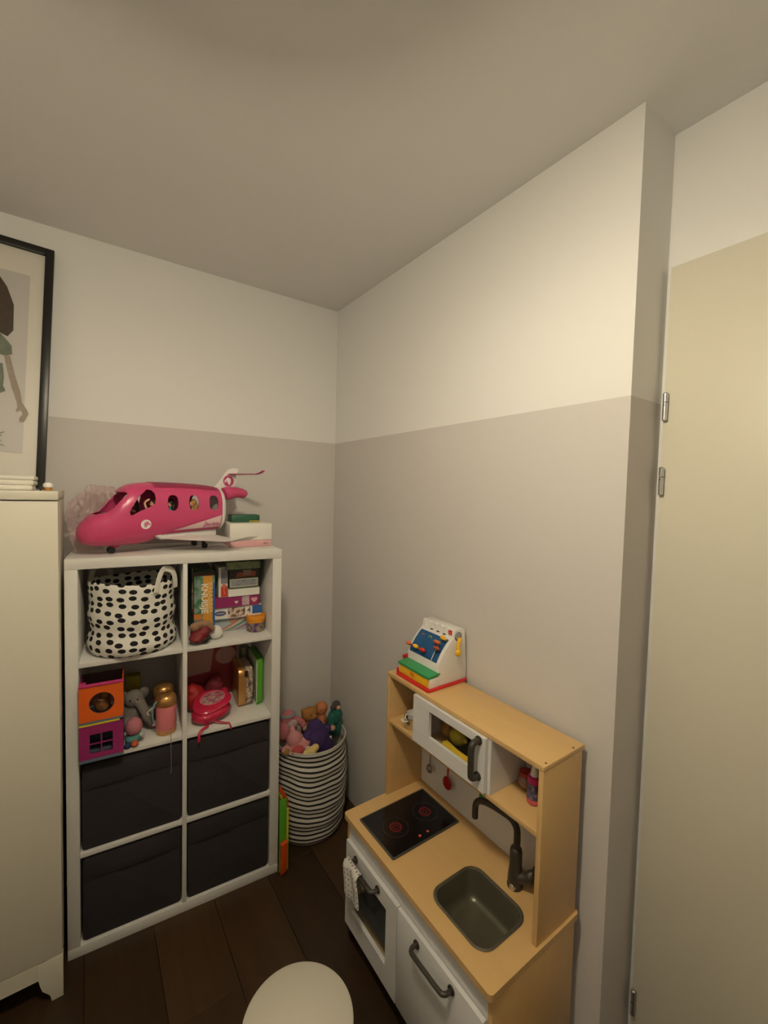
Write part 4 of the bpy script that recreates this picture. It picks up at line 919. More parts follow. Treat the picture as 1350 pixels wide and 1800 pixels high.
# ---- crumpled gift wrap behind the nose
M_FILM = film_material('pink_tissue_film', (0.66, 0.46, 0.46), 0.52, 0.3)
cw = thing('gift_wrap', 'crumpled translucent pink gift wrap behind the plane nose', 'wrapping', matrix=kw(0, 0, KH))
def sheet(name, corners, nu=14, nv=14, amp=0.010, seed=1, fr=16):
    A, B, C_, D = (Vector(c) for c in corners); bm = nb(); rows = []
    for i in range(nv+1):
        v = i/nv; rows.append([])
        for j in range(nu+1):
            u = j/nu; p = (A*(1-u)+B*u)*(1-v)+(D*(1-u)+C_*u)*v
            f_ = noise.noise(Vector((u*4+seed*7, v*2.2, seed)))+0.5*noise.noise(Vector((u*11, v*5+seed, seed*2)))
            p += Vector((0.15*f_, 1.0*f_, 0.25*f_))*amp
            rows[-1].append(p)
    quadgrid(bm, rows); bmesh.ops.solidify(bm, geom=bm.faces[:], thickness=0.0006)
    return obj(name, bm, M_FILM, cw, smooth=25)
sheet('film_fold', [(-0.026, 0.27, 0.118), (0.070, 0.29, 0.150), (0.048, 0.33, 0.262), (-0.024, 0.30, 0.182)], seed=1, amp=0.012)
sheet('film_fold', [(0.068, 0.30, 0.152), (0.150, 0.33, 0.175), (0.140, 0.35, 0.255), (0.050, 0.335, 0.263)], seed=2, amp=0.012)
sheet('film_fold', [(-0.026, 0.262, 0.119), (0.072, 0.275, 0.148), (0.100, 0.26, 0.05), (-0.002, 0.21, 0.060)], seed=3, amp=0.014)
sheet('film_fold', [(-0.008, 0.205, 0.064), (0.080, 0.21, 0.070), (0.110, 0.17, 0.008), (0.020, 0.13, 0.006)], seed=4, amp=0.004)

# ================================================================== STRIPED BASKET AND SOFT TOYS
def stripes(t, uv, u, v):
    f = val(t, 'FRACT', val(t, 'MULTIPLY', v, 21.0))
    return mixc(t, val(t, 'LESS_THAN', f, 0.40), (0.62, 0.59, 0.53), (0.018, 0.016, 0.018))
M_STRIPE = uv_pattern('black_stripes_on_linen', stripes)
def str_fn(p, a, z):
    n = noise.noise(Vector((math.cos(a)*1.8, math.sin(a)*1.8, z*6+2)))
    k_ = 1+0.05*n*math.sin(min(1, z/0.44)*PI)
    lean = 0.020*(z/0.45)
    sag = 0.012*math.sin(a*2+1.2)*math.sin(min(1, z/0.44)*PI)+0.010*noise.noise(Vector((math.cos(a)*2.5, math.sin(a)*2.5, z*5)))*math.sin(min(1, z/0.45)*PI)
    return Vector((p.x*k_+lean, p.y*k_+lean, z+sag))
SH = 0.452
prof = [(0.150, 0.0, 0.0), (0.168, 0.006, 0.015), (0.178, 0.022, 0.05)]+[(0.178+0.016*math.sin(PI*k_/26)+0.004*math.sin(k_*1.3), 0.022+(SH-0.022)*k_/26, 0.05+0.95*k_/26) for k_ in range(1, 27)]
inner = [(r-0.004, z, 0.992) for r, z, v in reversed(prof) if z > 0.2]+[(0.15, 0.20, 0.992), (0.02, 0.198, 0.992)]
sb = thing('toy_basket', 'tall black and white striped fabric basket in the room corner', 'basket', (-0.262, -0.262, 0.0012))
obj('fabric', cloth_cyl(prof+inner, 84, fn=str_fn), M_STRIPE, sb, smooth=60)
obj('rim_cord', tube(nb(), [str_fn(Vector((prof[-1][0]*math.cos(2*PI*q/64), prof[-1][0]*math.sin(2*PI*q/64), SH)), 2*PI*q/64, SH)+Vector((0, 0, 0.001)) for q in range(65)], 0.0028, 6, caps=False), mat('linen_binding', (0.60, 0.57, 0.50), 0.9), sb)
def plush(name, label, loc, parts, m, extra=(), vox=0.004, group='soft toys in the striped basket'):
    t = thing(name, label, 'soft toy', loc, group=group)
    obj('body', blob(parts, vox), m, t)
    for nm, b, mm in extra: obj(nm, b, mm, t)
    return t
def pm(name, c): return mat(name, c, 0.95, bump=0.6, bscale=450, vary=0.15, vscale=60)
plush('teddy_bear', 'golden brown teddy bear head at the back of the striped basket', (-0.235, -0.205, 0.385),
      [('e', (0, 0, 0.155), (0.044, 0.038, 0.038)), ('e', (0, 0.0, 0.08), (0.045, 0.04, 0.06)), ('e', (-0.036, 0, 0.182), (0.014, 0.008, 0.014)), ('e', (0.036, 0.0, 0.182), (0.014, 0.008, 0.014)), ('e', (0.012, -0.036, 0.146), (0.018, 0.014, 0.014))], pm('golden_brown_plush', (0.34, 0.15, 0.035)),
      [('nose', ell(nb(), (0.014, -0.050, 0.152), (0.006, 0.004, 0.004), 10, 8), M_HAIRD), ('eye', ell(nb(), (-0.006, -0.036, 0.166), 0.0032, 8, 6), M_HAIRD), ('eye', ell(nb(), (0.028, -0.031, 0.166), 0.0032, 8, 6), M_HAIRD)])
plush('baby_doll', 'orange skinned doll head beside the teddy bear', (-0.158, -0.190, 0.390),
      [('e', (0, 0, 0.155), (0.037, 0.035, 0.037)), ('e', (-0.002, -0.01, 0.09), (0.03, 0.03, 0.045)), ('t', [(-0.01, -0.03, 0.10), (-0.012, -0.06, 0.085)], [0.014, 0.011])], mat('orange_skin_vinyl', (0.46, 0.16, 0.055), 0.6),
      [('eye', ell(nb(), (-0.016, -0.030, 0.160), 0.003, 8, 6), M_HAIRD), ('eye', ell(nb(), (0.012, -0.032, 0.160), 0.003, 8, 6), M_HAIRD)])
plush('purple_plush', 'large dark purple soft toy in the middle of the basket', (-0.240, -0.305, 0.345),
      [('e', (0.0, 0.0, 0.11), (0.066, 0.055, 0.075)), ('e', (-0.005, 0.01, 0.165), (0.045, 0.042, 0.045)), ('t', [(-0.04, 0, 0.15), (-0.075, -0.012, 0.135)], [0.028, 0.022]), ('t', [(0.03, 0.0, 0.16), (0.075, 0.0, 0.145)], [0.022, 0.018]), ('e', (0.035, -0.005, 0.07), (0.055, 0.05, 0.06))], pm('dark_purple_plush', (0.045, 0.022, 0.11)),
      [('paw', ell(nb(), (0.090, -0.002, 0.142), (0.017, 0.014, 0.014), 14, 10), pm('beige_plush', (0.50, 0.29, 0.17))), ('collar_tag', newbox(0.062, 0.072, -0.03, -0.024, 0.10, 0.118, bev=0.001), M_CARD)])
plush('rag_doll', 'pink dressed doll leaning at the left of the striped basket', (-0.372, -0.215, 0.385),
      [('e', (0.0, 0.0, 0.12), (0.060, 0.05, 0.06)), ('e', (0.010, 0.0, 0.178), (0.044, 0.038, 0.036)), ('t', [(0.03, -0.01, 0.17), (0.075, -0.02, 0.145), (0.088, -0.03, 0.12)], [0.022, 0.016])], pm('rose_pink_cloth', (0.52, 0.17, 0.19)),
      [('hair_band', lathe(nb(), [(0.044, 0.190), (0.046, 0.195), (0.040, 0.202)], 24, (0.010, 0, 0), sy=0.86), pm('grey_blue_cloth', (0.25, 0.27, 0.28))), ('dress_patch', ell(nb(), (0.022, -0.038, 0.155), (0.028, 0.014, 0.024)), pm('pale_grey_pink_cloth', (0.46, 0.36, 0.36))), ('hand', ell(nb(), (0.093, -0.034, 0.113), (0.016, 0.014, 0.016), 14, 10), pm('cream_beige_plush', (0.52, 0.36, 0.20)))])
plush('pink_rabbit', 'light pink soft rabbit at the front of the striped basket', (-0.350, -0.300, 0.355),
      [('e', (0, 0, 0.09), (0.055, 0.05, 0.06)), ('e', (-0.012, -0.004, 0.138), (0.040, 0.036, 0.042)), ('e', (0.040, -0.008, 0.11), (0.036, 0.034, 0.036)), ('t', [(-0.02, 0, 0.16), (-0.015, 0.02, 0.20)], [0.016, 0.012]), ('t', [(-0.05, -0.01, 0.11), (-0.075, -0.015, 0.09)], [0.02, 0.016])], pm('light_pink_plush', (0.60, 0.26, 0.27)),
      [('red_bib', blob([('e', (-0.010, -0.042, 0.095), (0.034, 0.018, 0.030))], 0.003), pm('coral_red_cloth', (0.50, 0.085, 0.09))), ('bow', newbox(0.030, 0.050, -0.049, -0.040, 0.086, 0.104, bev=0.004), M_CARD), ('ear_lining', ell(nb(), (-0.060, -0.026, 0.098), (0.016, 0.010, 0.018)), pm('ochre_plush', (0.36, 0.22, 0.06)))])
plush('yellow_duckling', 'pale yellow soft toy peeping over the basket rim', (-0.300, -0.366, 0.37),
      [('e', (0, 0, 0.074), (0.032, 0.026, 0.020)), ('e', (0.022, -0.002, 0.084), (0.020, 0.02, 0.019)), ('e', (-0.022, 0.0, 0.070), (0.02, 0.02, 0.016))], pm('pale_yellow_plush', (0.66, 0.50, 0.20)), vox=0.003)
plush('hooded_doll', 'doll in shiny teal dress with grey hood at the basket right', (-0.092, -0.225, 0.352),
      [('e', (0, 0.0, 0.10), (0.046, 0.038, 0.075)), ('e', (0.004, 0, 0.152), (0.042, 0.032, 0.036)), ('t', [(-0.02, -0.01, 0.165), (-0.042, -0.03, 0.15), (-0.045, -0.045, 0.12)], [0.020, 0.018])], mat('teal_satin', (0.012, 0.125, 0.095), 0.35),
      [('hood', blob([('e', (0.008, 0.0, 0.206), (0.024, 0.022, 0.024)), ('e', (-0.014, 0, 0.196), (0.014, 0.012, 0.014))], 0.003), pm('dark_grey_plush', (0.075, 0.07, 0.075))), ('face', ell(nb(), (0.010, -0.018, 0.198), (0.012, 0.009, 0.013)), M_SKIN), ('sleeve', prism(nb(), [(-0.062, 0.13), (-0.012, 0.135), (0.002, 0.160), (-0.028, 0.182), (-0.066, 0.170)], 'Y', -0.052, -0.036, bev=0.005), mat('teal_satin', ())) ])

# ================================================================== COLOURED PANELS BESIDE THE SHELVING UNIT
pn = thing('panel_toy', 'plastic panel toy in green, orange and yellow leaning beside the shelving unit', 'toy', (-0.478, -0.470, 0.0006), rz=-0.03)
obj('green_panel', newbox(-0.022, 0.010, -0.004, 0.003, 0.002, 0.335, bev=0.001), M_LIME, pn)
obj('yellow_edge', newbox(0.0105, 0.0205, -0.006, 0.16, 0.0, 0.285, bev=0.001), mat('yellow_green_plastic', (0.46, 0.44, 0.03), 0.45), pn)
obj('orange_panel', prism(nb(), [(-0.019, -0.0), (0.006, 0.010), (0.009, 0.146), (-0.019, 0.138)], 'Y', -0.024, -0.0046, bev=0.001), mat('deep_orange_plastic', (0.56, 0.070, 0.008), 0.42), pn)
obj('orange_edge', prism(nb(), [(0.0212, 0.262), (0.0212, 0.318), (0.009, 0.348), (-0.018, 0.398), (-0.022, 0.398), (-0.022, 0.372), (0.008, 0.322), (0.008, 0.268)], 'Y', 0.004, 0.012, bev=0.001), mat('deep_orange_plastic', ()), pn)

# ================================================================== STOOL
stl = thing('stool', 'round white plastic children stool on the floor', 'stool', (-0.745, -1.235, 0))
obj('seat', lathe(nb(), [(0.02, 0.272), (0.135, 0.272), (0.146, 0.276), (0.150, 0.285), (0.149, 0.294), (0.142, 0.2995), (0.02, 0.300)], 64), mat('ivory_plastic', (0.62, 0.59, 0.50), 0.4), stl)
obj('seat_ring', lathe(nb(), [(0.112, 0.250), (0.120, 0.250), (0.122, 0.2718), (0.110, 0.2718)], 48), mat('ivory_plastic', ()), stl)
for q in range(4):
    a = PI/4+q*PI/2; c_ = Vector((math.cos(a), math.sin(a), 0))
    obj('leg', tube(nb(), [c_*0.105+Vector((0, 0, 0.268)), c_*0.118+Vector((0, 0, 0.14)), c_*0.132+Vector((0, 0, 0.0))], [0.020, 0.018, 0.015], 16), mat('ivory_plastic', ()), stl)

# ================================================================== TOY KITCHEN
WT = 0.507; KF = -0.407; KB = -0.0197; KL, KR = -0.879, -1.6017
kt_ = thing('toy_kitchen', 'birch and white wooden toy kitchen against the right wall', 'toy kitchen', ((KF+KB)/2, (KL+KR)/2, 0))
def kp(name, bm, m, parent=None, **k_): return obj(name, bm, m, parent or kt_, world=True, **k_)
# worktop with the sink opening
SX0, SX1, SY0, SY1 = -0.357, -0.158, -1.532, -1.308
sink_hole = rrect(SX0+0.004, SX1-0.004, SY0+0.004, SY1-0.004, 0.042, 7)
cor = 0.012
mid = -1.24
wt = nb(); ring_plate(wt, rect_like(KF, KB, KR, mid, sink_hole), sink_hole, 'Z', WT-0.019, WT)
box(wt, KF, KB, mid, KL, WT-0.019, WT)
bmesh.ops.remove_doubles(wt, verts=wt.verts, dist=1e-5)
ce = [e for e in wt.edges if abs(e.verts[0].co.x-e.verts[1].co.x) < 1e-5 and abs(e.verts[0].co.y-e.verts[1].co.y) < 1e-5 and (abs(e.verts[0].co.x-KF) < 1e-4 or abs(e.verts[0].co.x-KB) < 1e-4) and (abs(e.verts[0].co.y-KL) < 1e-4 or abs(e.verts[0].co.y-KR) < 1e-4)]
bmesh.ops.bevel(wt, geom=ce, offset=cor, segments=4, affect='EDGES', profile=0.5)
kp('worktop', wt, M_BIRCH, smooth=25)
# sink: rim + basin
def loop(x0, x1, y0, y1, r, z): return [Vector((p[0], p[1], z)) for p in rrect(x0, x1, y0, y1, r, 7)]
def ins(d, z, r): return loop(SX0+d, SX1-d, SY0+d, SY1-d, r, z)
sk = nb()
rows = [ins(0.0, WT+0.0006, 0.046), ins(-0.001, WT+0.003, 0.047), ins(0.004, WT+0.0046, 0.043), ins(0.009, WT+0.0025, 0.038), ins(0.011, WT-0.004, 0.037), ins(0.016, WT-0.062, 0.034), ins(0.020, WT-0.076, 0.031), ins(0.028, WT-0.084, 0.024), ins(0.040, WT-0.087, 0.016)]
under = [ins(0.039, WT-0.0895, 0.017), ins(0.026, WT-0.0865, 0.026), ins(0.018, WT-0.078, 0.033), ins(0.014, WT-0.062, 0.036), ins(0.008, WT-0.006, 0.039), ins(0.006, WT-0.0006, 0.041)]
V, F = quadgrid(sk, rows, closed_u=True); sk.faces.new(V[-1])
V2, F = quadgrid(sk, under, closed_u=True); sk.faces.new(V2[0])
for i in range(len(V[0])):
    j = (i+1) % len(V[0]); sk.faces.new((V2[-1][i], V2[-1][j], V[0][j], V[0][i]))
kp('sink', sk, M_SINK, smooth=35)
# hob
hb_ = kp('hob', prism(nb(), rrect(-0.378, -0.070, -1.1585, -0.944, 0.006, 3), 'Z', WT+0.0004, WT+0.0045, bev=0.0015), mat('hob_edge_metal', (0.10, 0.10, 0.085), 0.35, 0.5))
kp('hob_glass', newbox(-0.371, -0.077, -1.1515, -0.951, WT+0.0046, WT+0.0058), M_HOB, hb_)
M_GLOW = mat('red_burner_print', (0.13, 0.010, 0.014), 0.3); M_RINGP = mat('grey_ring_print', (0.05, 0.05, 0.052), 0.3)
for cx in (-0.288, -0.1485):
    kp('burner_ring', ring_plate(nb(), circ(cx, -1.0515, 0.0475, 48), circ(cx, -1.0515, 0.0462, 48), 'Z', WT+0.0058, WT+0.0062), M_RINGP, hb_)
    kp('burner', ring_plate(nb(), circ(cx, -1.0515, 0.0235, 36), circ(cx, -1.0515, 0.0165, 36), 'Z', WT+0.0058, WT+0.0062), M_GLOW, hb_)
    kp('burner', ring_plate(nb(), circ(cx, -1.0515, 0.0135, 36), circ(cx, -1.0515, 0.0045, 36), 'Z', WT+0.0058, WT+0.0062), mat('dim_red_print', (0.075, 0.008, 0.010), 0.3), hb_)
for bx_ in (-0.240, -0.203):
    kp('button', lathe(nb(), [(0.005, WT+0.0058), (0.005, WT+0.0072), (0.004, WT+0.0076)], 16, (bx_, -1.131, 0)), mat('orange_red_button', (0.65, 0.10, 0.05), 0.4), hb_)
# carcass
kp('side_panel', newbox(-0.388, -0.030, KL-0.016, KL-0.001, 0.080, WT-0.0195, bev=0.0008), M_BIRCHV)
kp('side_panel', newbox(-0.388, -0.030, KR+0.008, KR+0.023, 0.080, WT-0.0195, bev=0.0008), M_BIRCHV)
kp('base_panel', newbox(-0.380, -0.034, KR+0.0235, KL-0.0165, 0.080, 0.095), M_BIRCH)
kp('centre_panel', newbox(-0.366, -0.034, -1.226, -1.214, 0.0955, WT-0.0195), M_KWHITE)
kp('front_rail', newbox(-0.3865, -0.370, KR+0.0235, KL-0.0165, 0.380, WT-0.0195), M_KWHITE)
kp('back_board', newbox(-0.0335, -0.030, KR+0.0235, KL-0.0165, 0.080, WT-0.0195), M_KWHITE)
kp('oven_shade_board', newbox(-0.362, -0.036, -1.2135, KL-0.0165, 0.150, 0.157), mat('dark_grey_shade', (0.035, 0.035, 0.038), 0.5))  # added dark board, its colour stands in for shade on the oven floor
for fx_ in (-0.36, -0.06):
    for fy_ in (KL-0.012, -1.22, KR+0.016):
        kp('foot', lathe(nb(), [(0.016, 0.0006), (0.018, 0.004), (0.014, 0.079)], 16, (fx_, fy_, 0)), M_BLACK)
def handle_bar(p0, p1, out, r=0.0068):
    """bar handle with two mounting pads between p0 and p1, standing off along out"""
    p0, p1, out = Vector(p0), Vector(p1), Vector(out); d = (p1-p0).normalized()
    pts = [p0, p0+out*0.55, p0+out*0.9+d*0.006, p0+out+d*0.018, (p0+p1)/2+out*1.02, p1+out-d*0.018, p1+out*0.9-d*0.006, p1+out*0.55, p1]
    return tube(nb(), smooth_pts(pts, 5), r, 12)
def pads(p0, p1, axis_r=0.012):
    bm = nb()
    for p in (p0, p1): lathe(bm, [(axis_r, -0.004), (axis_r, 0.001), (axis_r*0.8, 0.003)][::-1], 18, p, axis='X')
    return bm
# oven door (frame with opening) and cabinet door
FX0, FX1 = -0.402, -0.3885
hole = rrect(-1.158, -0.940, 0.160, 0.352, 0.003, 3)
od = kp('oven_door', ring_plate(nb(), rect_like(-1.2175, KL-0.017, 0.086, 0.410, hole), hole, 'X', FX0, FX1), M_KWHITE)
kp('oven_pane', newbox(-0.3882, -0.3862, -1.175, -0.925, 0.145, 0.365), film_material('clear_acrylic', (0.55, 0.55, 0.55), 0.06, 0.08), od)
kp('oven_handle', handle_bar((FX0, -0.968, 0.384), (FX0, -1.110, 0.384), (-0.030, 0, 0)), M_GUN, od)
kp('handle_mount', pads((FX0, -0.968, 0.384), (FX0, -1.110, 0.384)), M_GUN, od)
cd = kp('cabinet_door', newbox(FX0, FX1, KR+0.025, -1.2205, 0.086, 0.410, bev=0.0012), M_KWHITE)
kp('cabinet_handle', handle_bar((FX0, -1.318, 0.380), (FX0, -1.466, 0.386), (-0.030, 0, 0)), M_GUN, cd)
kp('handle_mount', pads((FX0, -1.318, 0.380), (FX0, -1.466, 0.386)), M_GUN, cd)
# upper part
UX = -0.2165; UL, UR = -0.8777, -1.5935; UT = 1.0116
kp('side_panel', newbox(UX+0.001, -0.030, UL-0.015, UL, WT+0.0004, UT-0.0152, bev=0.0008), M_BIRCHV)
kp('side_panel', newbox(UX+0.001, -0.030, UR, UR+0.015, WT+0.0004, UT-0.0152, bev=0.0008), M_BIRCHV)
kp('top_board', newbox(UX, -0.0205, UR-0.001, UL+0.001, UT-0.015, UT, bev=0.0012), M_BIRCH)
for sx_ in (-0.195, -0.065): kp('screw', lathe(nb(), [(0.0035, UT-0.0004), (0.0035, UT+0.0004)], 12, (sx_, UR+0.008, 0)), mat('dark_screw', (0.05, 0.035, 0.02), 0.5))
kp('upper_shelf', newbox(UX+0.003, -0.0355, UR+0.0155, UL-0.0155, 0.807, 0.821, bev=0.0008), M_BIRCH)
kp('back_panel', newbox(-0.035, -0.0305, UR+0.0155, UL-0.0155, WT+0.0004, UT-0.0155), M_KWHITE)
kp('upper_divider', newbox(-0.208, -0.0355, -1.0705, -1.0585, 0.8215, UT-0.0155), M_KWHITE)
kp('upper_divider', newbox(-0.213, -0.0355, -1.4130, -1.4010, 0.8215, UT-0.0155), M_KWHITE)
hole = rrect(-1.350, -1.144, 0.874, 0.967, 0.002, 2)
md = kp('microwave_door', ring_plate(nb(), rect_like(-1.4005, -1.0575, 0.8245, UT-0.0170, hole), hole, 'X', -0.226, -0.2135), M_KWHITE)
kp('microwave_shade_board', newbox(-0.0375, -0.0358, -1.4005, -1.0710, 0.8215, UT-0.0156), mat('dark_maroon_shade', (0.075, 0.035, 0.028), 0.6))  # added thin board, dark colour paints the shade deep in the microwave
kp('pane', newbox(-0.2130, -0.2112, -1.365, -1.128, 0.860, 0.982), film_material('clear_acrylic_pane', (0.3, 0.26, 0.22), 0.03, 0.10), md)
for y0_, y1_ in ((-1.144, -1.0575), (-1.4005, -1.350)):
    for zz in (0.874, 0.967): kp('groove', newbox(-0.2266, -0.2258, y0_+0.001, y1_-0.001, zz-0.0006, zz+0.0006), mat('pale_groove', (0.66, 0.65, 0.62), 0.5), md)
kp('microwave_handle', handle_bar((-0.226, -1.3755, 0.868), (-0.226, -1.3755, 0.980), (-0.032, 0, 0), 0.0100), M_GUN, md)
kp('handle_mount', pads((-0.226, -1.3755, 0.868), (-0.226, -1.3755, 0.980), 0.0135), M_GUN, md)
# tap
fc = kp('tap', lathe(nb(), [(0.024, 0.0005), (0.0245, 0.006), (0.021, 0.012), (0.0230, 0.020), (0.0215, 0.045), (0.0190, 0.066), (0.0190, 0.112), (0.0170, 0.122), (0.012, 0.126)], 26, (-0.110, -1.440, WT)), M_GUN)
kp('spout', tube(nb(), smooth_pts([(-0.112, -1.442, WT+0.118), (-0.113, -1.444, 0.665), (-0.115, -1.442, 0.697), (-0.119, -1.424, 0.718), (-0.124, -1.390, 0.7215), (-0.128, -1.345, 0.7185), (-0.130, -1.308, 0.7075), (-0.1305, -1.289, 0.687), (-0.1305, -1.2855, 0.660), (-0.1305, -1.286, 0.636)], 5), 0.0105, 14), M_GUN, fc)
kp('tap_handle', blob([('t', [(-0.110, -1.446, WT+0.036), (-0.102, -1.465, WT+0.040), (-0.096, -1.480, WT+0.046)], [0.019, 0.018]), ('e', (-0.094, -1.484, WT+0.050), (0.020, 0.017, 0.024)), ('t', [(-0.092, -1.488, WT+0.06), (-0.088, -1.496, WT+0.092)], [0.008, 0.006])], 0.003), M_GUN, fc)
kp('tap_nut', lathe(nb(), [(0.008, -0.004), (0.010, -0.002), (0.010, 0.006)], 12, (-0.131, -1.446, WT+0.010), axis='X'), M_CHROME, fc)

# ---- tea towel over the oven handle
tw = nb(); rows = []
uvl = tw.loops.layers.uv.new('uv')
def towel_pt(u, v):
    # u along the bar (0..1), v from the back hem over the bar to the front hem
    y_ = -0.955-0.092*u-0.02*(v-0.4)*(1 if v > 0.4 else 0)*u
    if v < 0.25: x_, z_ = -0.4185, 0.330+(v/0.25)*0.052
    elif v < 0.40:
        a = (v-0.25)/0.15*PI; x_, z_ = -0.432+0.0125*math.cos(a), 0.384+0.0115*math.sin(a)
    else: x_, z_ = -0.4450-0.004*math.sin(u*9), 0.383-(v-0.40)/0.60*(0.100-0.012*u)
    f_ = noise.noise(Vector((u*3.2, v*2.4, 1.3)))
    return Vector((x_+(0.0035*f_-0.002 if v > 0.4 else 0), y_+0.006*math.sin(v*5), z_))
NU, NV = 18, 30
rows = [[towel_pt(j/NU, i/NV) for j in range(NU+1)] for i in range(NV+1)]
V, F = quadgrid(tw, rows); q = 0
for i in range(NV):
    for j in range(NU):
        f = F[q]; q += 1
        for L, (a_, b_) in zip(f.loops, ((j, i), (j+1, i), (j+1, i+1), (j, i+1))): L[uvl].uv = (a_/NU, b_/NV)
M_TOWEL = uv_pattern('tea_towel_dots', lambda t, uv, u, v: dots(t, uv, u, v, 6.5, 9.5, 0.17, (0.66, 0.64, 0.60), (0.13, 0.12, 0.11), 0.25))
single('tea_towel', tw, M_TOWEL, 'white dotted tea towel hung over the toy oven handle', 'towel', smooth=60)

# ---- things in and on the kitchen
SZ = 0.8216
pot = thing('toy_pot', 'small steel toy pot in the left shelf compartment', 'pot', (-0.168, -0.985, SZ))
obj('pot_wall', lathe(nb(), [(0.026, 0.0), (0.030, 0.003), (0.032, 0.040), (0.0335, 0.042), (0.031, 0.043), (0.0295, 0.040), (0.027, 0.004), (0.002, 0.004)], 32, cap1=False), mat('bright_steel', (0.60, 0.58, 0.54), 0.22, 1.0), pot)
obj('pot_handle', tube(nb(), smooth_pts([(-0.031, 0.012, 0.034), (-0.046, 0.010, 0.036), (-0.048, -0.006, 0.036), (-0.032, -0.010, 0.034)], 5), 0.003, 8), M_PLASTW, pot)
cup = thing('toy_cup', 'white toy cup stacked inside the steel pot', 'cup', (-0.168, -0.987, SZ+0.0045))
obj('cup_wall', lathe(nb(), [(0.016, 0.0), (0.018, 0.002), (0.022, 0.050), (0.0235, 0.052), (0.021, 0.052), (0.017, 0.006), (0.002, 0.006)], 28, cap1=False), M_PLASTW, cup)
obj('cup_handle', tube(nb(), smooth_pts([(-0.020, 0.0, 0.046), (-0.034, 0.0, 0.054), (-0.036, 0.0, 0.038), (-0.022, 0.0, 0.030)], 5), 0.0028, 8), M_PLASTW, cup)
plate = single('toy_plate', lathe(nb(), [(0.030, 0.0), (0.050, 0.003), (0.070, 0.010), (0.072, 0.011), (0.068, 0.0115), (0.048, 0.0055), (0.002, 0.004)], 40, cap1=False), mat('plum_plastic', (0.035, 0.012, 0.02), 0.35), 'dark plum toy plate under the fruit in the microwave', 'plate', (-0.125, -1.215, SZ+0.0004))
lem = thing('toy_lemon', 'yellow toy lemon in the toy microwave', 'lemon', (-0.115, -1.180, SZ+0.008))
obj('fruit', blob([('e', (0, 0, 0.030), (0.029, 0.036, 0.030)), ('e', (0.0, 0.036, 0.030), (0.008, 0.010, 0.008)), ('e', (0, -0.036, 0.030), (0.008, 0.010, 0.008))], 0.003), mat('lemon_yellow', (0.72, 0.56, 0.02), 0.45), lem)
obj('stem_end', ell(nb(), (0, 0.046, 0.030), 0.003, 8, 6), mat('stem_green', (0.10, 0.14, 0.02), 0.6), lem)
pr_ = thing('toy_pear', 'amber toy pear behind the lemon in the microwave', 'pear', (-0.100, -1.110, SZ+0.001))
obj('fruit', blob([('e', (0, 0, 0.026), (0.026, 0.026, 0.026)), ('e', (0, 0, 0.052), (0.016, 0.016, 0.02))], 0.003), mat('amber_pear', (0.66, 0.34, 0.03), 0.45), pr_)
obj('stem', tube(nb(), [(0, 0, 0.068), (0.002, 0, 0.082)], 0.002, 6), mat('stem_brown', (0.08, 0.04, 0.015), 0.7), pr_)
ban = thing('toy_banana', 'yellow toy banana lying at the front of the microwave', 'banana', (-0.180, -1.250, SZ+0.010))
obj('fruit', tube(nb(), smooth_pts([(0.012, 0.088, 0.010), (0.004, 0.055, 0.0145), (-0.006, 0.010, 0.017), (-0.004, -0.040, 0.0155), (0.010, -0.078, 0.010)], 6), [0.006, 0.012, 0.0165]+[0.0175]*18+[0.0165, 0.014, 0.010, 0.005], 6), mat('banana_yellow', (0.80, 0.55, 0.03), 0.45), ban)
obj('tip', ell(nb(), (0.0135, 0.092, 0.010), (0.005, 0.007, 0.005), 8, 6), mat('stem_brown', ()), ban)
# hanging utensils
def utensil(name, label, y, m, bowl, r, zc, x=-0.060, steel=False):
    t = thing(name, label, name.split('_')[-1], (x, y, zc))
    obj('handle', tube(nb(), smooth_pts([(0.004, 0, r*0.8), (0.006, 0, 0.06), (0.006, 0, 0.150), (0.002, 0, 0.186)], 4), 0.0042, 8, flat=0.6), m, t)
    obj('hook', tube(nb(), smooth_pts([(0.002, 0, 0.180), (0.010, 0, 0.192), (0.018, 0, 0.194), (0.0235, 0, 0.190)], 4), 0.0022, 6), M_CHROME, t)
    b = nb(); rows = []
    for k_ in range(9):
        f_ = k_/8*PI*0.5; rows.append([(-bowl*math.cos(f_)+bowl*0.3+0.0, r*math.sin(f_)*math.cos(q*PI/12), r*1.12*math.sin(f_)*math.sin(q*PI/12)) for q in range(24)])
    quadgrid(b, rows, closed_u=True); bmesh.ops.solidify(b, geom=b.faces[:], thickness=0.002)
    obj('bowl', b, m, t)
    return t
utensil('toy_ladle', 'small steel toy ladle hanging under the shelf', -0.969, mat('satin_steel', (0.50, 0.48, 0.43), 0.35, 0.9), 0.014, 0.0155, 0.603)
utensil('toy_spoon', 'red toy spoon hanging under the shelf', -1.073, M_RED, 0.010, 0.0225, 0.603)
sp = thing('toy_spatula', 'green toy spatula hanging behind the tap spout', 'spatula', (-0.060, -1.254, 0.64))
obj('blade', newbox(-0.0015, 0.0015, -0.014, 0.014, 0.0, 0.045, bev=0.001), M_GRN, sp)
obj('handle', tube(nb(), [(0, 0, 0.040), (0.002, 0, 0.10), (0.002, 0, 0.150)], 0.004, 8), M_GRN, sp)
obj('hook', tube(nb(), smooth_pts([(0.002, 0, 0.148), (0.010, 0, 0.157), (0.020, 0, 0.158), (0.0240, 0, 0.155)], 4), 0.002, 6), M_CHROME, sp)
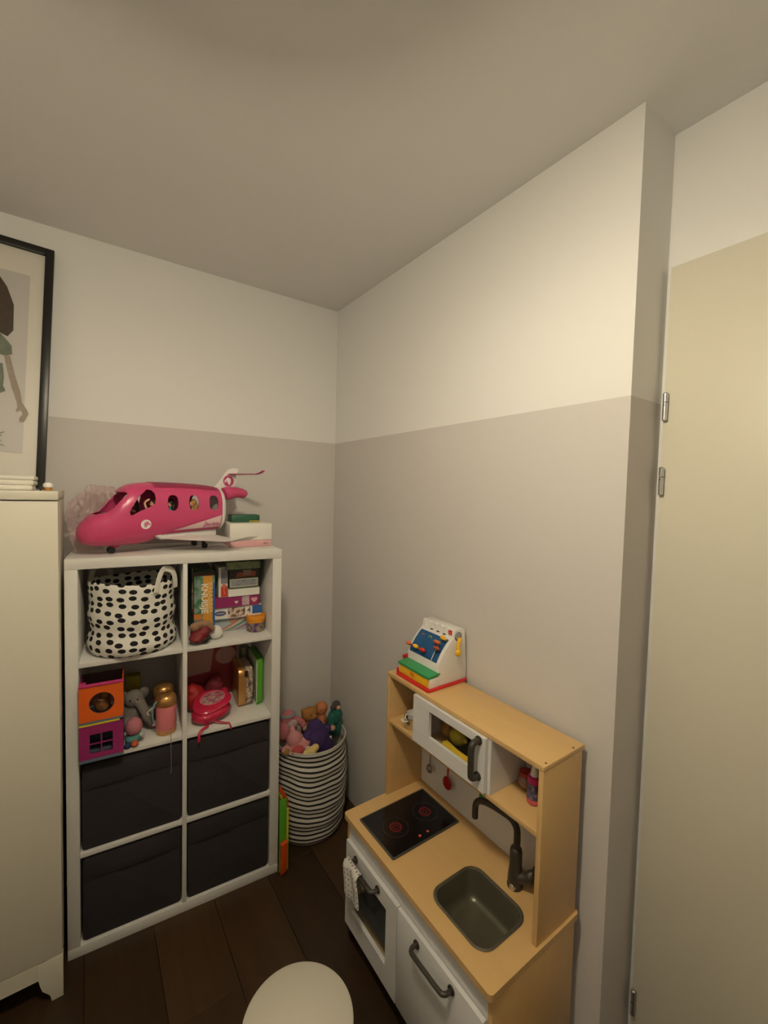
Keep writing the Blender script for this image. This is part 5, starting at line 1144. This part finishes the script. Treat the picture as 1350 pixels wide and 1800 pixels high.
# bottle and jar in the right compartment
bt = thing('pump_bottle', 'pink and blue bottle with white nozzle in the right compartment', 'bottle', (-0.122, -1.502, SZ+0.0004))
obj('base', lathe(nb(), [(0.017, 0.0), (0.020, 0.003), (0.0205, 0.016)], 26), mat('coral_pink_plastic', (0.60, 0.10, 0.11), 0.25), bt)
obj('body', lathe(nb(), [(0.0205, 0.016), (0.0195, 0.030), (0.018, 0.050), (0.0175, 0.060)], 26), blotch('blue_label_print', [(0.04, 0.05, 0.16), (0.10, 0.08, 0.16), (0.28, 0.24, 0.32)], 60, 0.25), bt)
obj('collar', lathe(nb(), [(0.0175, 0.060), (0.0195, 0.062), (0.0190, 0.078), (0.014, 0.082)], 26), mat('fuchsia_plastic', (0.56, 0.025, 0.16), 0.3), bt)
obj('nozzle', lathe(nb(), [(0.0125, 0.082), (0.011, 0.090), (0.0065, 0.112), (0.004, 0.116)], 20), M_PLASTW, bt)
jj = thing('honey_jar', 'round dark red toy jar lying behind the pump bottle', 'jar', (-0.090, -1.452, SZ+0.0004))
obj('glass', blob([('e', (0, 0, 0.024), (0.026, 0.024, 0.024))], 0.003), mat('smoky_rose_plastic', (0.30, 0.17, 0.13), 0.2), jj)
obj('lid', lathe(nb(), [(0.018, 0.040), (0.021, 0.043), (0.021, 0.054), (0.018, 0.056)], 24), mat('brick_red_plastic', (0.34, 0.02, 0.015), 0.4), jj)
obj('spout', tube(nb(), [(0.010, -0.012, 0.054), (0.004, -0.022, 0.072), (-0.004, -0.026, 0.084)], 0.006, 10), mat('brick_red_plastic', ()), jj)

# ================================================================== TOY CASH REGISTER
RT = UT+0.0006
cr = thing('toy_cash_register', 'white toy cash register with blue keypad on the toy kitchen', 'cash register', (-0.10, -1.012, RT))
RL, RR = -0.921, -1.105
def rp(name, bm, m, parent=None, **k_): return obj(name, bm, m, parent or cr, world=True, **k_)
rp('base_tray', prism(nb(), rrect(-0.204, -0.003, RR-0.006, RL+0.006, 0.008, 4), 'Z', RT, RT+0.010, bev=0.002), M_RED)
rp('tray_lip', newbox(-0.200, -0.150, RL+0.0015, RL+0.006, RT+0.010, RT+0.026, bev=0.0015), M_RED)
body = [(-0.150, 1.0225), (-0.150, 1.100), (-0.146, 1.110), (-0.134, 1.130), (-0.120, 1.149), (-0.104, 1.167), (-0.088, 1.181), (-0.079, 1.190), (-0.0765, 1.196), (-0.074, 1.216), (-0.070, 1.220), (-0.026, 1.220), (-0.020, 1.216), (-0.011, 1.110), (-0.006, 1.068), (-0.006, 1.0225)]
chutes = [lathe(nb(), [(0.0092, 0.0), (0.0092, 0.05)], 16, (-0.078, y_, 1.1935)) for y_ in (-0.947, -0.983, -1.019, -1.055)]
shell = prism(nb(), body, 'Y', RR, RL, bev=0.0025)
rp('body', cut(shell, chutes), M_PLASTW, smooth=35)
for y_ in (-0.983-0.0, -1.019, -1.055): rp('coin_slot', newbox(-0.0835, -0.0775, y_-0.006, y_+0.006, 1.1915, 1.1938), M_BLACK)
rp('drawer_cheek', newbox(-0.192, -0.150, RR, RR+0.006, 1.0225, 1.058, bev=0.001), M_PLASTW)
rp('drawer_cheek', newbox(-0.192, -0.150, RL-0.006, RL, 1.0225, 1.058, bev=0.001), M_PLASTW)
dr = rp('drawer', newbox(-0.194, -0.152, RR+0.0065, RL-0.0065, 1.0230, 1.0575, bev=0.0015), M_YEL)
for zz, s_ in ((1.0450, 'Fisher'), (1.0365, 'Price')):
    rp('lettering', put(text_bm(s_, 0.0115, 0.0002, 0.0002), (-0.1944, -1.008, zz), (0, -1, 0), (0, 0, 1)), mat('red_lettering', (0.55, 0.05, 0.02), 0.5), dr, smooth=0)
rp('drawer_lid', prism(nb(), [(-0.198, 1.0585), (-0.142, 1.0640), (-0.142, 1.0720), (-0.150, 1.0720), (-0.198, 1.0660)], 'Y', RR-0.001, RL+0.001, bev=0.002), M_GRN)
# curved keypad
kpts = [(-0.1490, 1.104), (-0.1475, 1.110), (-0.1355, 1.130), (-0.1215, 1.149), (-0.1055, 1.167), (-0.0895, 1.181)]
kb_ = nb(); quadgrid(kb_, [[Vector((p[0]-0.0006, y_, p[1]+0.0006)) for y_ in (RL-0.012, -1.0, RR+0.014)] for p in smooth_pts([(a, 0, b) for a, b in kpts], 4) for p in [(p.x, p.z)]])
bmesh.ops.solidify(kb_, geom=kb_.faces[:], thickness=0.001)
key = rp('keypad', kb_, mat('keypad_blue', (0.030, 0.17, 0.42), 0.4), smooth=60)
kb_ = nb(); quadgrid(kb_, [[Vector((p.x-0.0022, y_, p.z+0.0018)) for y_ in (-1.0620, -1.0655)] for p in smooth_pts([(a, 0, b) for a, b in kpts[:-1]], 4)])
rp('keypad_line', kb_, M_PRINTW, key, smooth=60)
def keycap(y_, z_, m):
    # find the surface x at height z
    for (xa, za), (xb, zb) in zip(kpts, kpts[1:]):
        if za <= z_ <= zb: xs = xa+(xb-xa)*(z_-za)/(zb-za); break
    else: xs = -0.1
    n_ = Vector((-0.78, 0, 0.62))
    p = Vector((xs, y_, z_))
    k0 = rp('key', tube(nb(), [p, p+n_*0.018], 0.004, 10), m)
    rp('key_cap', ell(nb(), p+n_*0.021, (0.0095, 0.0150, 0.0075), 18, 10, Euler((0, 0.35, 0))), m, k0)
M_KO = mat('orange_key', (0.66, 0.13, 0.02), 0.4); M_KR = mat('red_key', (0.60, 0.03, 0.02), 0.4)
keycap(-0.935, 1.122, M_KO); keycap(-0.977, 1.122, M_YEL); keycap(-1.019, 1.121, M_KR)
keycap(-1.065, 1.160, M_KO); keycap(-1.081, 1.177, M_YEL); keycap(-1.079, 1.144, mat('rust_key', (0.36, 0.06, 0.02), 0.4))
for y_, z_, m_ in ((-0.960, 1.163, M_KO), (-1.003, 1.166, mat('lime_tag', (0.40, 0.46, 0.06), 0.4))):
    fl = nb(); tube(fl, smooth_pts([(-0.109, y_+0.006, z_-0.012), (-0.106, y_+0.006, z_+0.004), (-0.1035, y_, z_+0.008), (-0.1045, y_-0.007, z_+0.005), (-0.108, y_-0.006, z_-0.006)], 4), 0.0018, 6)
    rp('coin_flag', fl, m_)
rp('sale_window', newbox(-0.0790, -0.0745, -1.092, -1.076, 1.1975, 1.2135), M_RED)
rp('sale_tab', newbox(-0.0795, -0.0788, -1.088, -1.081, 1.200, 1.208), mat('salmon_tab', (0.62, 0.22, 0.18), 0.5))
hubb = rp('crank_recess', lathe(nb(), [(0.0175, -0.0010), (0.0175, 0.0006)], 28, (-0.056, RR-0.0003, 1.193), axis='Y'), mat('blue_grey_recess', (0.09, 0.11, 0.16), 0.5))
rp('crank_hub', lathe(nb(), [(0.0125, -0.004), (0.0145, -0.0015)], 24, (-0.0575, RR, 1.195), axis='Y'), mat('mid_grey_plastic', (0.30, 0.31, 0.31), 0.4), hubb)
ck = rp('crank', tube(nb(), smooth_pts([(-0.056, RR-0.002, 1.183), (-0.060, RR-0.014, 1.184), (-0.070, RR-0.018, 1.174), (-0.072, RR-0.018, 1.160), (-0.073, RR-0.018, 1.146)], 5), 0.0072, 12), M_YEL)
rp('crank_knob', ell(nb(), (-0.0745, RR-0.021, 1.140), (0.0125, 0.0105, 0.0135), 18, 12), M_YEL, ck)
rp('side_catch', newbox(-0.170, -0.135, RL+0.001, RL+0.008, 1.068, 1.085, bev=0.002), M_RED)
